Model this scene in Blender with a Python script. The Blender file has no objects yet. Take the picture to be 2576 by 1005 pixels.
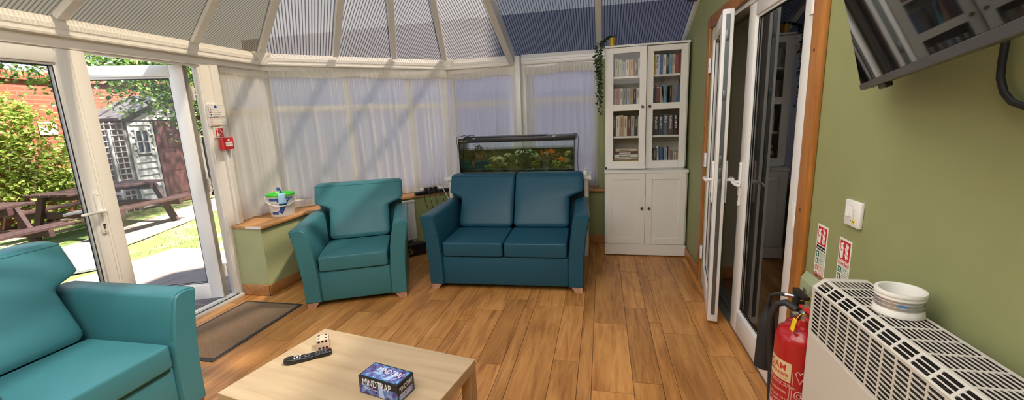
import bpy, bmesh, math, random
from mathutils import Vector, Matrix, Euler
from math import sin, cos, pi, radians, sqrt
S = bpy.context.scene
COL = S.collection
rnd = random.Random(7)
WM = {}

# ------------------------------------------------------------------ mesh helper
class MB:
    def __init__(self):
        self.v = []; self.f = []; self.mi = []; self.uv = []; self.m = 0; self.hasuv = False
    def add(self, vs, fs, uvs=None, M=None):
        b = len(self.v)
        for p in vs:
            p = Vector(p)
            self.v.append(M @ p if M else p)
        for k, f in enumerate(fs):
            self.f.append([b + i for i in f]); self.mi.append(self.m)
            if uvs: self.uv.append(uvs[k]); self.hasuv = True
            else: self.uv.append(None)
        return self
    def addbm(self, bm, M=None):
        bm.verts.ensure_lookup_table(); bm.verts.index_update()
        vs = [v.co.copy() for v in bm.verts]
        fs = [[v.index for v in f.verts] for f in bm.faces]
        bm.free()
        return self.add(vs, fs, None, M)
    def box(self, x0, x1, y0, y1, z0, z1, bev=0, seg=2, M=None):
        if not bev:
            vs = [(x0,y0,z0),(x1,y0,z0),(x1,y1,z0),(x0,y1,z0),(x0,y0,z1),(x1,y0,z1),(x1,y1,z1),(x0,y1,z1)]
            fs = [(3,2,1,0),(4,5,6,7),(0,1,5,4),(1,2,6,5),(2,3,7,6),(3,0,4,7)]
            return self.add(vs, fs, None, M)
        bm = bmesh.new(); bmesh.ops.create_cube(bm, size=1)
        for v in bm.verts:
            v.co = Vector(((x0+x1)/2 + v.co.x*(x1-x0), (y0+y1)/2 + v.co.y*(y1-y0), (z0+z1)/2 + v.co.z*(z1-z0)))
        bmesh.ops.bevel(bm, geom=bm.edges[:], offset=bev, segments=seg, profile=.5, affect='EDGES', clamp_overlap=True)
        return self.addbm(bm, M)
    def prism(self, poly, fn, a, b, bev=0, seg=2, M=None):
        """poly: 2D outline; fn(u, v, t) -> point; extruded from t=a to t=b"""
        n = len(poly)
        vs = [fn(u, v, a) for u, v in poly] + [fn(u, v, b) for u, v in poly]
        fs = [tuple(range(n-1, -1, -1)), tuple(range(n, 2*n))] + [(i, (i+1) % n, n+(i+1) % n, n+i) for i in range(n)]
        bm = bmesh.new(); bv = [bm.verts.new(v) for v in vs]
        for f in fs: bm.faces.new([bv[i] for i in f])
        bmesh.ops.recalc_face_normals(bm, faces=bm.faces[:])
        if bev:
            bmesh.ops.bevel(bm, geom=[e for e in bm.edges if e.calc_face_angle(0) > .5], offset=bev, segments=seg, profile=.5, affect='EDGES', clamp_overlap=True)
        return self.addbm(bm, M)
    def loft(self, rings, cap=True, closed=True, M=None):
        n = len(rings[0]); vs = [p for r in rings for p in r]; fs = []
        for i in range(len(rings)-1):
            for j in range(n if closed else n-1):
                k = (j+1) % n
                fs.append((i*n+j, i*n+k, (i+1)*n+k, (i+1)*n+j))
        if cap and closed:
            fs.append(tuple(range(n-1, -1, -1))); fs.append(tuple((len(rings)-1)*n+j for j in range(n)))
        return self.add(vs, fs, None, M)
    def tube(self, pts, r, seg=8, cap=True, M=None):
        pts = [Vector(p) for p in pts]; rings = []
        rs = r if isinstance(r, (list, tuple)) else [r]*len(pts)
        up = None
        for i, p in enumerate(pts):
            t = (pts[min(i+1, len(pts)-1)] - pts[max(i-1, 0)]).normalized()
            if up is None:
                up = Vector((0,0,1)) if abs(t.z) < .9 else Vector((1,0,0))
            a = (up - t*up.dot(t))
            if a.length < 1e-6: a = t.orthogonal()
            a.normalize(); up = a; b = t.cross(a)
            rings.append([p + (a*cos(2*pi*k/seg) + b*sin(2*pi*k/seg))*rs[i] for k in range(seg)])
        return self.loft(rings, cap, True, M)
    def cyl(self, p0, p1, r, seg=16, M=None):
        return self.tube([p0, p1], r, seg, True, M)
    def lathe(self, prof, c=(0,0,0), seg=24, M=None, axis='Z'):
        rings = []
        for r, z in prof:
            ring = []
            for k in range(seg):
                a = 2*pi*k/seg; x, y = r*cos(a), r*sin(a)
                if axis == 'Z': p = (c[0]+x, c[1]+y, c[2]+z)
                elif axis == 'X': p = (c[0]+z, c[1]+x, c[2]+y)
                else: p = (c[0]+y, c[1]+z, c[2]+x)
                ring.append(p)
            rings.append(ring)
        return self.loft(rings, False, True, M)
    def quad(self, a, b, c, d, uv=None, M=None):
        return self.add([a,b,c,d], [(0,1,2,3)], [uv] if uv else None, M)
    def ball(self, c, r, sub=2, M=None):
        bm = bmesh.new(); bmesh.ops.create_icosphere(bm, subdivisions=sub, radius=1)
        rr = r if isinstance(r, (tuple, list)) else (r,r,r)
        for v in bm.verts: v.co = Vector((c[0]+v.co.x*rr[0], c[1]+v.co.y*rr[1], c[2]+v.co.z*rr[2]))
        return self.addbm(bm, M)
    def text(self, s, size, M, depth=.0006, align='LEFT', sx=1.0, warp=None, bold=0.0):
        cu = bpy.data.curves.new('lettering', 'FONT'); cu.body = s; cu.size = size; cu.extrude = depth
        cu.align_x = align; cu.resolution_u = 2; cu.offset = bold
        o = bpy.data.objects.new('lettering', cu); me = bpy.data.meshes.new_from_object(o)
        vs = [Vector((v.co.x*sx, v.co.y, v.co.z)) for v in me.vertices]
        fs = [tuple(p.vertices) for p in me.polygons]
        if warp: vs = [warp(v) for v in vs]
        self.add(vs, fs, None, M)
        bpy.data.objects.remove(o); bpy.data.curves.remove(cu); bpy.data.meshes.remove(me)
        return self
    def build(self, name, mats, parent=None, world=False, smooth=35, loc=None, recalc=True):
        if not isinstance(mats, (list, tuple)): mats = [mats]
        vs = self.v; origin = None
        if parent is None:
            if loc is None:
                xs = [p.x for p in vs]; ys = [p.y for p in vs]; zs = [p.z for p in vs]
                origin = Vector(((min(xs)+max(xs))/2, (min(ys)+max(ys))/2, min(zs)))
            else: origin = Vector(loc)
            vs = [p - origin for p in vs]
        elif world:
            Mi = WM.get(parent.name, Matrix()).inverted(); vs = [Mi @ p for p in vs]
        me = bpy.data.meshes.new(name)
        me.from_pydata([tuple(p) for p in vs], [], self.f)
        for m in mats: me.materials.append(m)
        me.polygons.foreach_set('material_index', self.mi)
        if self.hasuv:
            l = me.uv_layers.new(name='UVMap'); i = 0
            for k, f in enumerate(self.f):
                for j in range(len(f)):
                    l.data[i].uv = self.uv[k][j] if self.uv[k] else (0, 0)
                    i += 1
        me.update()
        if recalc:
            bm = bmesh.new(); bm.from_mesh(me)
            bmesh.ops.recalc_face_normals(bm, faces=bm.faces[:]); bm.to_mesh(me); bm.free()
        if smooth:
            me.shade_smooth(); me.set_sharp_from_angle(angle=radians(smooth))
        o = bpy.data.objects.new(name, me); COL.objects.link(o)
        if parent is not None:
            o.parent = parent; WM[o.name] = WM.get(parent.name, Matrix()).copy()
        else:
            o.location = origin; WM[o.name] = Matrix.Translation(origin)
        return o

def tag(o, label, cat, group=None, kind=None):
    o['label'] = label; o['category'] = cat
    if group: o['group'] = group
    if kind: o['kind'] = kind
    return o

def thing(name, label, cat, loc=(0,0,0), rotz=0, group=None, kind=None, rot=None):
    o = bpy.data.objects.new(name, None); COL.objects.link(o)
    o.empty_display_size = .1
    e = Euler(rot if rot else (0,0,rotz))
    o.location = loc; o.rotation_euler = e
    WM[o.name] = Matrix.Translation(Vector(loc)) @ e.to_matrix().to_4x4()
    return tag(o, label, cat, group, kind)

def frame(origin, ex, ey):
    """matrix from an origin, a text direction and an up direction"""
    ex = Vector(ex).normalized(); ey = Vector(ey); ey = (ey - ex*ey.dot(ex)).normalized(); ez = ex.cross(ey)
    M = Matrix((ex, ey, ez)).transposed().to_4x4(); M.translation = Vector(origin)
    return M

# ------------------------------------------------------------------ materials
MATS = {}
def mat(name, color, rough=.5, metal=0, spec=.5, coat=0, emit=None, bump=None, sheen=0):
    if name in MATS: return MATS[name]
    m = bpy.data.materials.new(name); m.use_nodes = True
    nt = m.node_tree; b = nt.nodes['Principled BSDF']
    b.inputs['Base Color'].default_value = (*color, 1); b.inputs['Roughness'].default_value = rough
    b.inputs['Metallic'].default_value = metal; b.inputs['Specular IOR Level'].default_value = spec
    b.inputs['Coat Weight'].default_value = coat
    if sheen: b.inputs['Sheen Weight'].default_value = sheen
    if bump:
        sc, st = bump
        n = nt.nodes.new('ShaderNodeTexNoise'); n.inputs['Scale'].default_value = sc; n.inputs['Detail'].default_value = 3
        tc = nt.nodes.new('ShaderNodeTexCoord'); nt.links.new(tc.outputs['Object'], n.inputs['Vector'])
        bp = nt.nodes.new('ShaderNodeBump'); bp.inputs['Strength'].default_value = st; bp.inputs['Distance'].default_value = .004
        nt.links.new(n.outputs['Fac'], bp.inputs['Height']); nt.links.new(bp.outputs['Normal'], b.inputs['Normal'])
    MATS[name] = m
    return m

def ramp(nt, fac, stops):
    r = nt.nodes.new('ShaderNodeValToRGB'); e = r.color_ramp.elements
    while len(e) < len(stops): e.new(.5)
    for k, (p, c) in enumerate(stops):
        e[k].position = p; e[k].color = (*c, 1)
    nt.links.new(fac, r.inputs['Fac']); return r.outputs['Color']

def node(nt, typ, **kw):
    n = nt.nodes.new(typ)
    for k, v in kw.items():
        if k in n.inputs: n.inputs[k].default_value = v
        else: setattr(n, k, v)
    return n

def mapped(nt, src='Object', scale=(1,1,1), loc=(0,0,0), rot=(0,0,0)):
    tc = nt.nodes.new('ShaderNodeTexCoord'); mp = nt.nodes.new('ShaderNodeMapping')
    mp.inputs['Scale'].default_value = scale; mp.inputs['Location'].default_value = loc; mp.inputs['Rotation'].default_value = rot
    nt.links.new(tc.outputs[src], mp.inputs['Vector']); return mp.outputs['Vector']

def noise_mat(name, stops, scale=(5,5,5), nscale=1.0, detail=4, rough=.6, bump=0, src='Object', spec=.4, distort=0):
    if name in MATS: return MATS[name]
    m = bpy.data.materials.new(name); m.use_nodes = True; nt = m.node_tree; b = nt.nodes['Principled BSDF']
    v = mapped(nt, src, scale)
    n = node(nt, 'ShaderNodeTexNoise', Scale=nscale, Detail=detail, Distortion=distort)
    nt.links.new(v, n.inputs['Vector'])
    nt.links.new(ramp(nt, n.outputs['Fac'], stops), b.inputs['Base Color'])
    b.inputs['Roughness'].default_value = rough; b.inputs['Specular IOR Level'].default_value = spec
    if bump:
        bp = node(nt, 'ShaderNodeBump', Strength=bump, Distance=.01)
        nt.links.new(n.outputs['Fac'], bp.inputs['Height']); nt.links.new(bp.outputs['Normal'], b.inputs['Normal'])
    MATS[name] = m
    return m

def wood(name, dark, light, axis=1, rough=.45, scale=1.0, coat=0):
    sc = [22*scale]*3; sc[axis] = 1.6*scale
    mid = tuple((a+b)/2 for a, b in zip(dark, light))
    return noise_mat(name, [(.3, dark), (.5, mid), (.72, light)], scale=sc, nscale=1.3, detail=5, rough=rough, bump=.04, distort=.6)

def island_mat(name, stops, rough=.5, trans=0.0):
    if name in MATS: return MATS[name]
    m = bpy.data.materials.new(name); m.use_nodes = True; nt = m.node_tree; b = nt.nodes['Principled BSDF']
    g = nt.nodes.new('ShaderNodeNewGeometry'); c = ramp(nt, g.outputs['Random Per Island'], stops)
    nt.links.new(c, b.inputs['Base Color']); b.inputs['Roughness'].default_value = rough
    if trans:
        t = nt.nodes.new('ShaderNodeBsdfTranslucent'); nt.links.new(c, t.inputs['Color'])
        mx = nt.nodes.new('ShaderNodeMixShader'); mx.inputs['Fac'].default_value = trans
        nt.links.new(b.outputs[0], mx.inputs[1]); nt.links.new(t.outputs[0], mx.inputs[2])
        nt.links.new(mx.outputs[0], nt.nodes['Material Output'].inputs['Surface'])
    MATS[name] = m
    return m

def glass_mat(name, tint=(1,1,1), ior=1.5, rough=0.0, haze=0.0, extra=0.0):
    """thin pane: clear transmission and a Fresnel reflection"""
    if name in MATS: return MATS[name]
    m = bpy.data.materials.new(name); m.use_nodes = True; nt = m.node_tree; nt.nodes.remove(nt.nodes['Principled BSDF'])
    out = nt.nodes['Material Output']
    t = nt.nodes.new('ShaderNodeBsdfTransparent'); t.inputs['Color'].default_value = (*tint, 1)
    g = nt.nodes.new('ShaderNodeBsdfGlossy'); g.inputs['Roughness'].default_value = rough
    f = nt.nodes.new('ShaderNodeFresnel'); f.inputs['IOR'].default_value = ior
    mx = nt.nodes.new('ShaderNodeMixShader')
    nt.links.new(f.outputs[0], mx.inputs[0]); nt.links.new(t.outputs[0], mx.inputs[1]); nt.links.new(g.outputs[0], mx.inputs[2])
    last = mx.outputs[0]
    if haze:
        d = nt.nodes.new('ShaderNodeBsdfDiffuse'); d.inputs['Color'].default_value = (.8,.8,.8,1)
        m2 = nt.nodes.new('ShaderNodeMixShader'); m2.inputs[0].default_value = haze
        nt.links.new(last, m2.inputs[1]); nt.links.new(d.outputs[0], m2.inputs[2]); last = m2.outputs[0]
    nt.links.new(last, out.inputs['Surface'])
    MATS[name] = m
    return m

def sheer_mat(name, color, clear, transl):
    if name in MATS: return MATS[name]
    m = bpy.data.materials.new(name); m.use_nodes = True; nt = m.node_tree; nt.nodes.remove(nt.nodes['Principled BSDF'])
    out = nt.nodes['Material Output']
    d = nt.nodes.new('ShaderNodeBsdfDiffuse'); d.inputs['Color'].default_value = (*color, 1)
    tl = nt.nodes.new('ShaderNodeBsdfTranslucent'); tl.inputs['Color'].default_value = (*color, 1)
    tr = nt.nodes.new('ShaderNodeBsdfTransparent')
    a = nt.nodes.new('ShaderNodeMixShader'); a.inputs[0].default_value = transl
    nt.links.new(d.outputs[0], a.inputs[1]); nt.links.new(tl.outputs[0], a.inputs[2])
    b = nt.nodes.new('ShaderNodeMixShader')
    # a weave seen at a grazing angle closes up
    lw = nt.nodes.new('ShaderNodeLayerWeight'); lw.inputs['Blend'].default_value = .5
    mr = nt.nodes.new('ShaderNodeMapRange'); mr.inputs['To Min'].default_value = clear; mr.inputs['To Max'].default_value = clear*.06; mr.inputs['From Max'].default_value = .62
    nt.links.new(lw.outputs['Facing'], mr.inputs['Value']); nt.links.new(mr.outputs[0], b.inputs[0])
    nt.links.new(a.outputs[0], b.inputs[1]); nt.links.new(tr.outputs[0], b.inputs[2])
    nt.links.new(b.outputs[0], out.inputs['Surface'])
    MATS[name] = m
    return m

def poly_mat(name, sheet, line, clear, pitch=.025, duty=.3, tint=(1,1,1), line_clear=0.0):
    """fluted polycarbonate: pale translucent flutes between darker walls, along UV v"""
    if name in MATS: return MATS[name]
    m = bpy.data.materials.new(name); m.use_nodes = True; nt = m.node_tree; nt.nodes.remove(nt.nodes['Principled BSDF'])
    out = nt.nodes['Material Output']
    uv = nt.nodes.new('ShaderNodeUVMap'); uv.uv_map = 'UVMap'
    sx = nt.nodes.new('ShaderNodeSeparateXYZ'); nt.links.new(uv.outputs[0], sx.inputs[0])
    def mth(op, a, b=None):
        n = nt.nodes.new('ShaderNodeMath'); n.operation = op
        for i, x in enumerate((a, b)):
            if x is None: continue
            if isinstance(x, (int, float)): n.inputs[i].default_value = x
            else: nt.links.new(x, n.inputs[i])
        return n.outputs[0]
    nz = node(nt, 'ShaderNodeTexNoise', Scale=2.2, Detail=4); nt.links.new(uv.outputs[0], nz.inputs['Vector'])
    fr = mth('FRACT', mth('DIVIDE', sx.outputs[0], pitch))
    ln = mth('LESS_THAN', fr, duty)
    cd = ramp(nt, nz.outputs['Fac'], [(.3, tuple(.78*c for c in sheet)), (.7, sheet)])
    mc = nt.nodes.new('ShaderNodeMix'); mc.data_type = 'RGBA'; mc.inputs['B'].default_value = (*line, 1)
    nt.links.new(ln, mc.inputs['Factor']); nt.links.new(cd, mc.inputs['A'])
    tl = nt.nodes.new('ShaderNodeBsdfTranslucent'); nt.links.new(mc.outputs['Result'], tl.inputs['Color'])
    df = nt.nodes.new('ShaderNodeBsdfDiffuse'); nt.links.new(mc.outputs['Result'], df.inputs['Color'])
    a = nt.nodes.new('ShaderNodeMixShader'); a.inputs[0].default_value = .78
    nt.links.new(df.outputs[0], a.inputs[1]); nt.links.new(tl.outputs[0], a.inputs[2])
    tr = nt.nodes.new('ShaderNodeBsdfTransparent'); tr.inputs['Color'].default_value = (*tint, 1)
    b = nt.nodes.new('ShaderNodeMixShader')
    k = mth('SUBTRACT', clear, mth('MULTIPLY', ln, clear-line_clear)); nt.links.new(k, b.inputs[0])
    nt.links.new(a.outputs[0], b.inputs[1]); nt.links.new(tr.outputs[0], b.inputs[2])
    nt.links.new(b.outputs[0], out.inputs['Surface'])
    MATS[name] = m
    return m

upvc = mat('white_upvc', (.80,.79,.77), .3, coat=.15)
upvc_warm = mat('white_upvc_warm', (.80,.77,.72), .35)  # white uPVC in a slightly warmer tone
black_pl = mat('black_plastic', (.012,.012,.013), .35)
black_rub = mat('black_rubber', (.015,.015,.016), .6)
steel = mat('steel', (.55,.55,.55), .3, 1)
dark_steel = mat('dark_steel', (.16,.18,.18), .4, .8)
white_pl = mat('white_plastic', (.82,.81,.78), .35)
green_paint = noise_mat('green_wall_paint', [(.3, (.278,.300,.132)), (.7, (.298,.320,.145))], (3,3,3), 2, 3, .55, .02)
pine = wood('orange_pine', (.30,.105,.018), (.48,.20,.045), axis=2, rough=.35)
pine_h = wood('orange_pine_level', (.32,.13,.035), (.50,.24,.085), axis=1, rough=.35)
pine_hx = wood('orange_pine_across', (.32,.13,.035), (.50,.24,.085), axis=0, rough=.35)
glass = glass_mat('clear_glass')
red_pl = mat('red_plastic', (.62,.02,.02), .35)
white_ink = mat('white_print', (.85,.85,.82), .6)
black_ink = mat('black_print', (.01,.01,.01), .6)
red_ink = mat('red_print', (.55,.02,.025), .5)
green_ink = mat('green_print', (.015,.16,.09), .5)
# ------------------------------------------------------------------ camera
H = 1.449
def make_camera():
    p, yw, r = .1935, -.216, .0426
    f = Vector((sin(yw)*cos(p), cos(yw)*cos(p), -sin(p))); ri = Vector((cos(yw), -sin(yw), 0)); d = f.cross(ri)
    right = cos(r)*ri + sin(r)*d; down = -sin(r)*ri + cos(r)*d
    M = Matrix((right, -down, -f)).transposed().to_4x4(); M.translation = (0, 0, H)
    c = bpy.data.cameras.new('camera'); c.sensor_fit = 'HORIZONTAL'; c.sensor_width = 36; c.lens = 1052.6*36/2576
    c.clip_start = .02; c.clip_end = 200
    o = bpy.data.objects.new('camera', c); COL.objects.link(o); o.matrix_world = M; S.camera = o
make_camera()

# ------------------------------------------------------------------ light
w = bpy.data.worlds.new('sky'); S.world = w; w.use_nodes = True
wn = w.node_tree; bg = wn.nodes['Background']
sk_tc = wn.nodes.new('ShaderNodeTexCoord'); sk_x = wn.nodes.new('ShaderNodeSeparateXYZ'); wn.links.new(sk_tc.outputs['Generated'], sk_x.inputs[0])
skc = ramp(wn, sk_x.outputs['Z'], [(0.0, (.84,.90,1.0)), (.25, (.66,.79,1.0)), (1.0, (.52,.68,1.0))])
wn.links.new(skc, bg.inputs['Color']); bg.inputs['Strength'].default_value = .70
sun = bpy.data.lights.new('sun', 'SUN'); sun.energy = 11; sun.angle = radians(2.5); sun.color = (1, .93, .82)
so = bpy.data.objects.new('sun', sun); COL.objects.link(so); so.location = (4, -2, 9)
so.rotation_euler = Vector((.52, .03, .83)).to_track_quat('Z', 'Y').to_euler()
S.view_settings.view_transform = 'Standard'; S.view_settings.look = 'None'; S.view_settings.exposure = 1.3
S.view_settings.gamma = 1; S.view_settings.use_curve_mapping = False
S.cycles.max_bounces = 10; S.cycles.diffuse_bounces = 5; S.cycles.glossy_bounces = 4; S.cycles.transparent_max_bounces = 24
S.cycles.sample_clamp_indirect = 6; S.cycles.use_denoising = True; S.cycles.caustics_reflective = False; S.cycles.caustics_refractive = False

def sweep(path, prof, mb, ends=True):
    """profile (d inward, z) swept along a plan path with mitred corners; inward is to the right of travel"""
    rings = []
    for i, p in enumerate(path):
        p = Vector(p)
        ns = []
        for a, b in ((i-1, i), (i, i+1)):
            if a >= 0 and b < len(path):
                t = (Vector(path[b]) - Vector(path[a])).normalized(); ns.append(Vector((t.y, -t.x)))
        n = ns[0] if len(ns) == 1 else (ns[0]+ns[1]) / (1 + ns[0].dot(ns[1]))
        rings.append([(p.x + n.x*d, p.y + n.y*d, z) for d, z in prof])
    mb.loft(rings, ends, True)

XL = -3.15
A = (XL, 3.55); B = (-1.79, 4.89); A2 = (XL, .42); B2 = (-1.79, -.92); EE = (.832, 4.89); EE2 = (.832, -.92)
PK = (-.96, 1.985, 3.30); RW = (.832, 1.985, 3.30)

# ------------------------------------------------------------------ floor
def make_floor():
    planks = MB(); planks.hasuv = True
    pat = [(.223), (.155), (.078)]
    x = -.513 - .456*6; k = 0
    under = MB(); under.box(-3.30, 1.0, -1.1, 5.1, -.06, -.0025)
    while x < .90:
        wd = pat[k % 3]; k += 1
        y = -1.2 - rnd.random()*1.0
        while y < 4.95:
            ln = rnd.choice([.92, 1.22, 1.22, .76]) if wd > .1 else rnd.choice([.92, 1.22])
            x0, x1, y0, y1 = x+.0014, x+wd-.0014, max(y+.0016, -1.05), min(y+ln-.0016, 4.95)
            cx0, cx1 = max(x0, -3.24), min(x1, .905)
            if y1 > y0 and cx1 > cx0:
                o1, o2 = rnd.random()*40, rnd.random()*40
                planks.box(cx0, cx1, y0, y1, -.0045, 0)
                for _ in range(6): planks.uv.pop()
                f = [(0, 3, 2, 1)]
                uvt = [(cx0+o1, y0+o2), (cx1+o1, y0+o2), (cx1+o1, y1+o2), (cx0+o1, y1+o2)]
                planks.uv += [uvt]*6
            y += ln
        x += wd
    m = bpy.data.materials.new('wood_plank_floor'); m.use_nodes = True; nt = m.node_tree; b = nt.nodes['Principled BSDF']
    uv = nt.nodes.new('ShaderNodeUVMap'); uv.uv_map = 'UVMap'
    mp = node(nt, 'ShaderNodeMapping'); mp.inputs['Scale'].default_value = (26, 2.2, 1); nt.links.new(uv.outputs[0], mp.inputs[0])
    n1 = node(nt, 'ShaderNodeTexNoise', Scale=1.0, Detail=6, Roughness=.62, Distortion=1.1); nt.links.new(mp.outputs[0], n1.inputs['Vector'])
    mp2 = node(nt, 'ShaderNodeMapping'); mp2.inputs['Scale'].default_value = (5, 1.3, 1); nt.links.new(uv.outputs[0], mp2.inputs[0])
    n2 = node(nt, 'ShaderNodeTexNoise', Scale=1.0, Detail=3, Distortion=.8); nt.links.new(mp2.outputs[0], n2.inputs['Vector'])
    add = nt.nodes.new('ShaderNodeMath'); add.operation = 'MULTIPLY_ADD'; add.inputs[1].default_value = .55
    nt.links.new(n1.outputs['Fac'], add.inputs[0])
    m2 = nt.nodes.new('ShaderNodeMath'); m2.operation = 'MULTIPLY'; m2.inputs[1].default_value = .45; nt.links.new(n2.outputs['Fac'], m2.inputs[0])
    nt.links.new(m2.outputs[0], add.inputs[2])
    c = ramp(nt, add.outputs[0], [(.30, (.20,.070,.014)), (.42, (.41,.172,.044)), (.54, (.60,.275,.078)), (.68, (.72,.38,.13))])
    g = nt.nodes.new('ShaderNodeNewGeometry')
    mr = node(nt, 'ShaderNodeMapRange'); mr.inputs['To Min'].default_value = .84; mr.inputs['To Max'].default_value = 1.10
    nt.links.new(g.outputs['Random Per Island'], mr.inputs['Value'])
    mm = nt.nodes.new('ShaderNodeVectorMath'); mm.operation = 'SCALE'; nt.links.new(c, mm.inputs[0]); nt.links.new(mr.outputs[0], mm.inputs['Scale'])
    nt.links.new(mm.outputs[0], b.inputs['Base Color']); b.inputs['Roughness'].default_value = .36; b.inputs['Specular IOR Level'].default_value = .45
    bp = node(nt, 'ShaderNodeBump', Strength=.08, Distance=.004); nt.links.new(n1.outputs['Fac'], bp.inputs['Height']); nt.links.new(bp.outputs[0], b.inputs['Normal'])
    f = planks.build('floor', m, smooth=0, recalc=False)
    tag(f, 'warm brown wood plank floor of mixed board widths', 'floor', kind='structure')
    u = under.build('floor', mat('board_joint', (.05,.022,.01), .8), parent=f, world=True, smooth=0); u.name = 'underlay'
make_floor()

# ------------------------------------------------------------------ walls
def struct(name, mb, m, label, cat, **kw):
    o = mb.build(name, m, **kw); return tag(o, label, cat, kind='structure')

def make_walls():
    m = MB()
    out = [(-1.0,0), (1.968,0), (1.968,2.06), (3.665,2.06), (3.665,0), (5.05,0), (5.05,2.13), (1.985,3.36), (-1.0,2.14)]
    m.prism(out, lambda u, v, t: (t, u, v), .832, 1.0)
    struct('wall_right', m, green_paint, 'olive green wall with the double doorway', 'wall')
    m = MB()   # boxed-in lower wall by the near architrave, with a sloped top
    m.prism([(.8315,0), (.812,0), (.812,.745), (.8315,.778)], lambda u, v, t: (u, t, v), .2, 1.866, .003)
    struct('trim_9', m, noise_mat('pale_green_paint', [(.3, (.36,.42,.24)), (.7, (.38,.44,.26))], (3,3,3)), 'pale green boxed ledge low on the green wall', 'wall ledge')
    pale = noise_mat('sunlit_dwarf_paint', [(.3, (.40,.42,.21)), (.7, (.43,.45,.23))], (3,3,3), 2, 3, .6, .03)  # wall green made paler; the sunlight is put into the colour
    m = MB(); z0, z1 = 0, .604
    m.prism([(-2.86,2.945), (-2.86,3.50), (-3.28,3.66), (-3.28,3.062), (-3.148,3.062), (-3.148,2.945)], lambda u, v, t: (u, v, t), z0, z1)
    struct('wall_left', m, pale, 'green dwarf wall beside the garden door, sunlight in its colour', 'wall')
    m = MB(); m.prism([(-2.86,3.501), (-1.71,4.738), (-1.85,5.05), (-3.28,3.661)], lambda u, v, t: (u, v, t), z0, z1)
    struct('wall_corner', m, green_paint, 'green dwarf wall under the angled bay windows', 'wall')
    m = MB(); m.prism([(-1.709,0), (.831,0), (.831,2.02), (-.035,2.02), (-.035,.604), (-1.709,.604)], lambda u, v, t: (u, t, v), 4.738, 5.0)
    struct('wall_back', m, green_paint, 'green back wall behind the white bookcase', 'wall')
    m = MB(); m.box(-1.8, .831, -1.12, -.98, 0, 2.05); m.box(-3.3, -3.15, .40, 1.05, 0, .6); m.prism([(-1.8,-.98),(-3.15,.40),(-3.3,.40),(-3.3,.33),(-1.87,-1.12),(-1.8,-1.12)], lambda u, v, t: (u, v, t), 0, 2.05)  # unseen end made solid to cut the light from behind
    struct('wall_front', m, green_paint, 'green wall behind the camera, closed up to block rear light', 'wall')
    # skirting boards
    def skirt(name, segs, mt, label):
        m = MB()
        for (x0,x1,y0,y1) in segs: m.box(x0,x1,y0,y1,0,.10,.006)
        struct(name, m, mt, label, 'skirting board')
    skirt('baseboard_right', [(.812,.8315,3.745,4.73)], pine_h, 'orange pine skirting board along the green wall by the bookcase')
    skirt('baseboard_back', [(-1.69,.81,4.718,4.7375)], pine_hx, 'orange pine skirting board along the back wall')
    skirt('baseboard_left', [(-2.8595,-2.84,2.925,3.50), (-3.13,-2.8405,2.925,2.9445)], pine_h, 'orange pine skirting board around the dwarf wall by the garden door')
    # sill
    m = MB()
    sp = [(-2.83,2.93), (-2.83,3.475), (-1.737,4.685), (.03,4.685), (.03,4.737), (-.036,4.737), (-.036,4.97), (-1.80,4.97), (-3.24,3.59), (-3.24,3.064), (-3.146,3.064), (-3.146,2.93)]
    m.prism(sp, lambda u, v, t: (u, v, t), .605, .632, .006)
    m.m = 1; m.box(-3.0, -2.845, 2.926, 2.936, .606, .628, .002)
    struct('trim_1', m, [wood('sill_pine', (.42,.20,.07), (.60,.32,.13), axis=1), mat('bare_white_filler', (.78,.76,.72), .7)], 'pine window sill board with a chipped white end by the garden door', 'window sill')
make_walls()

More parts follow.
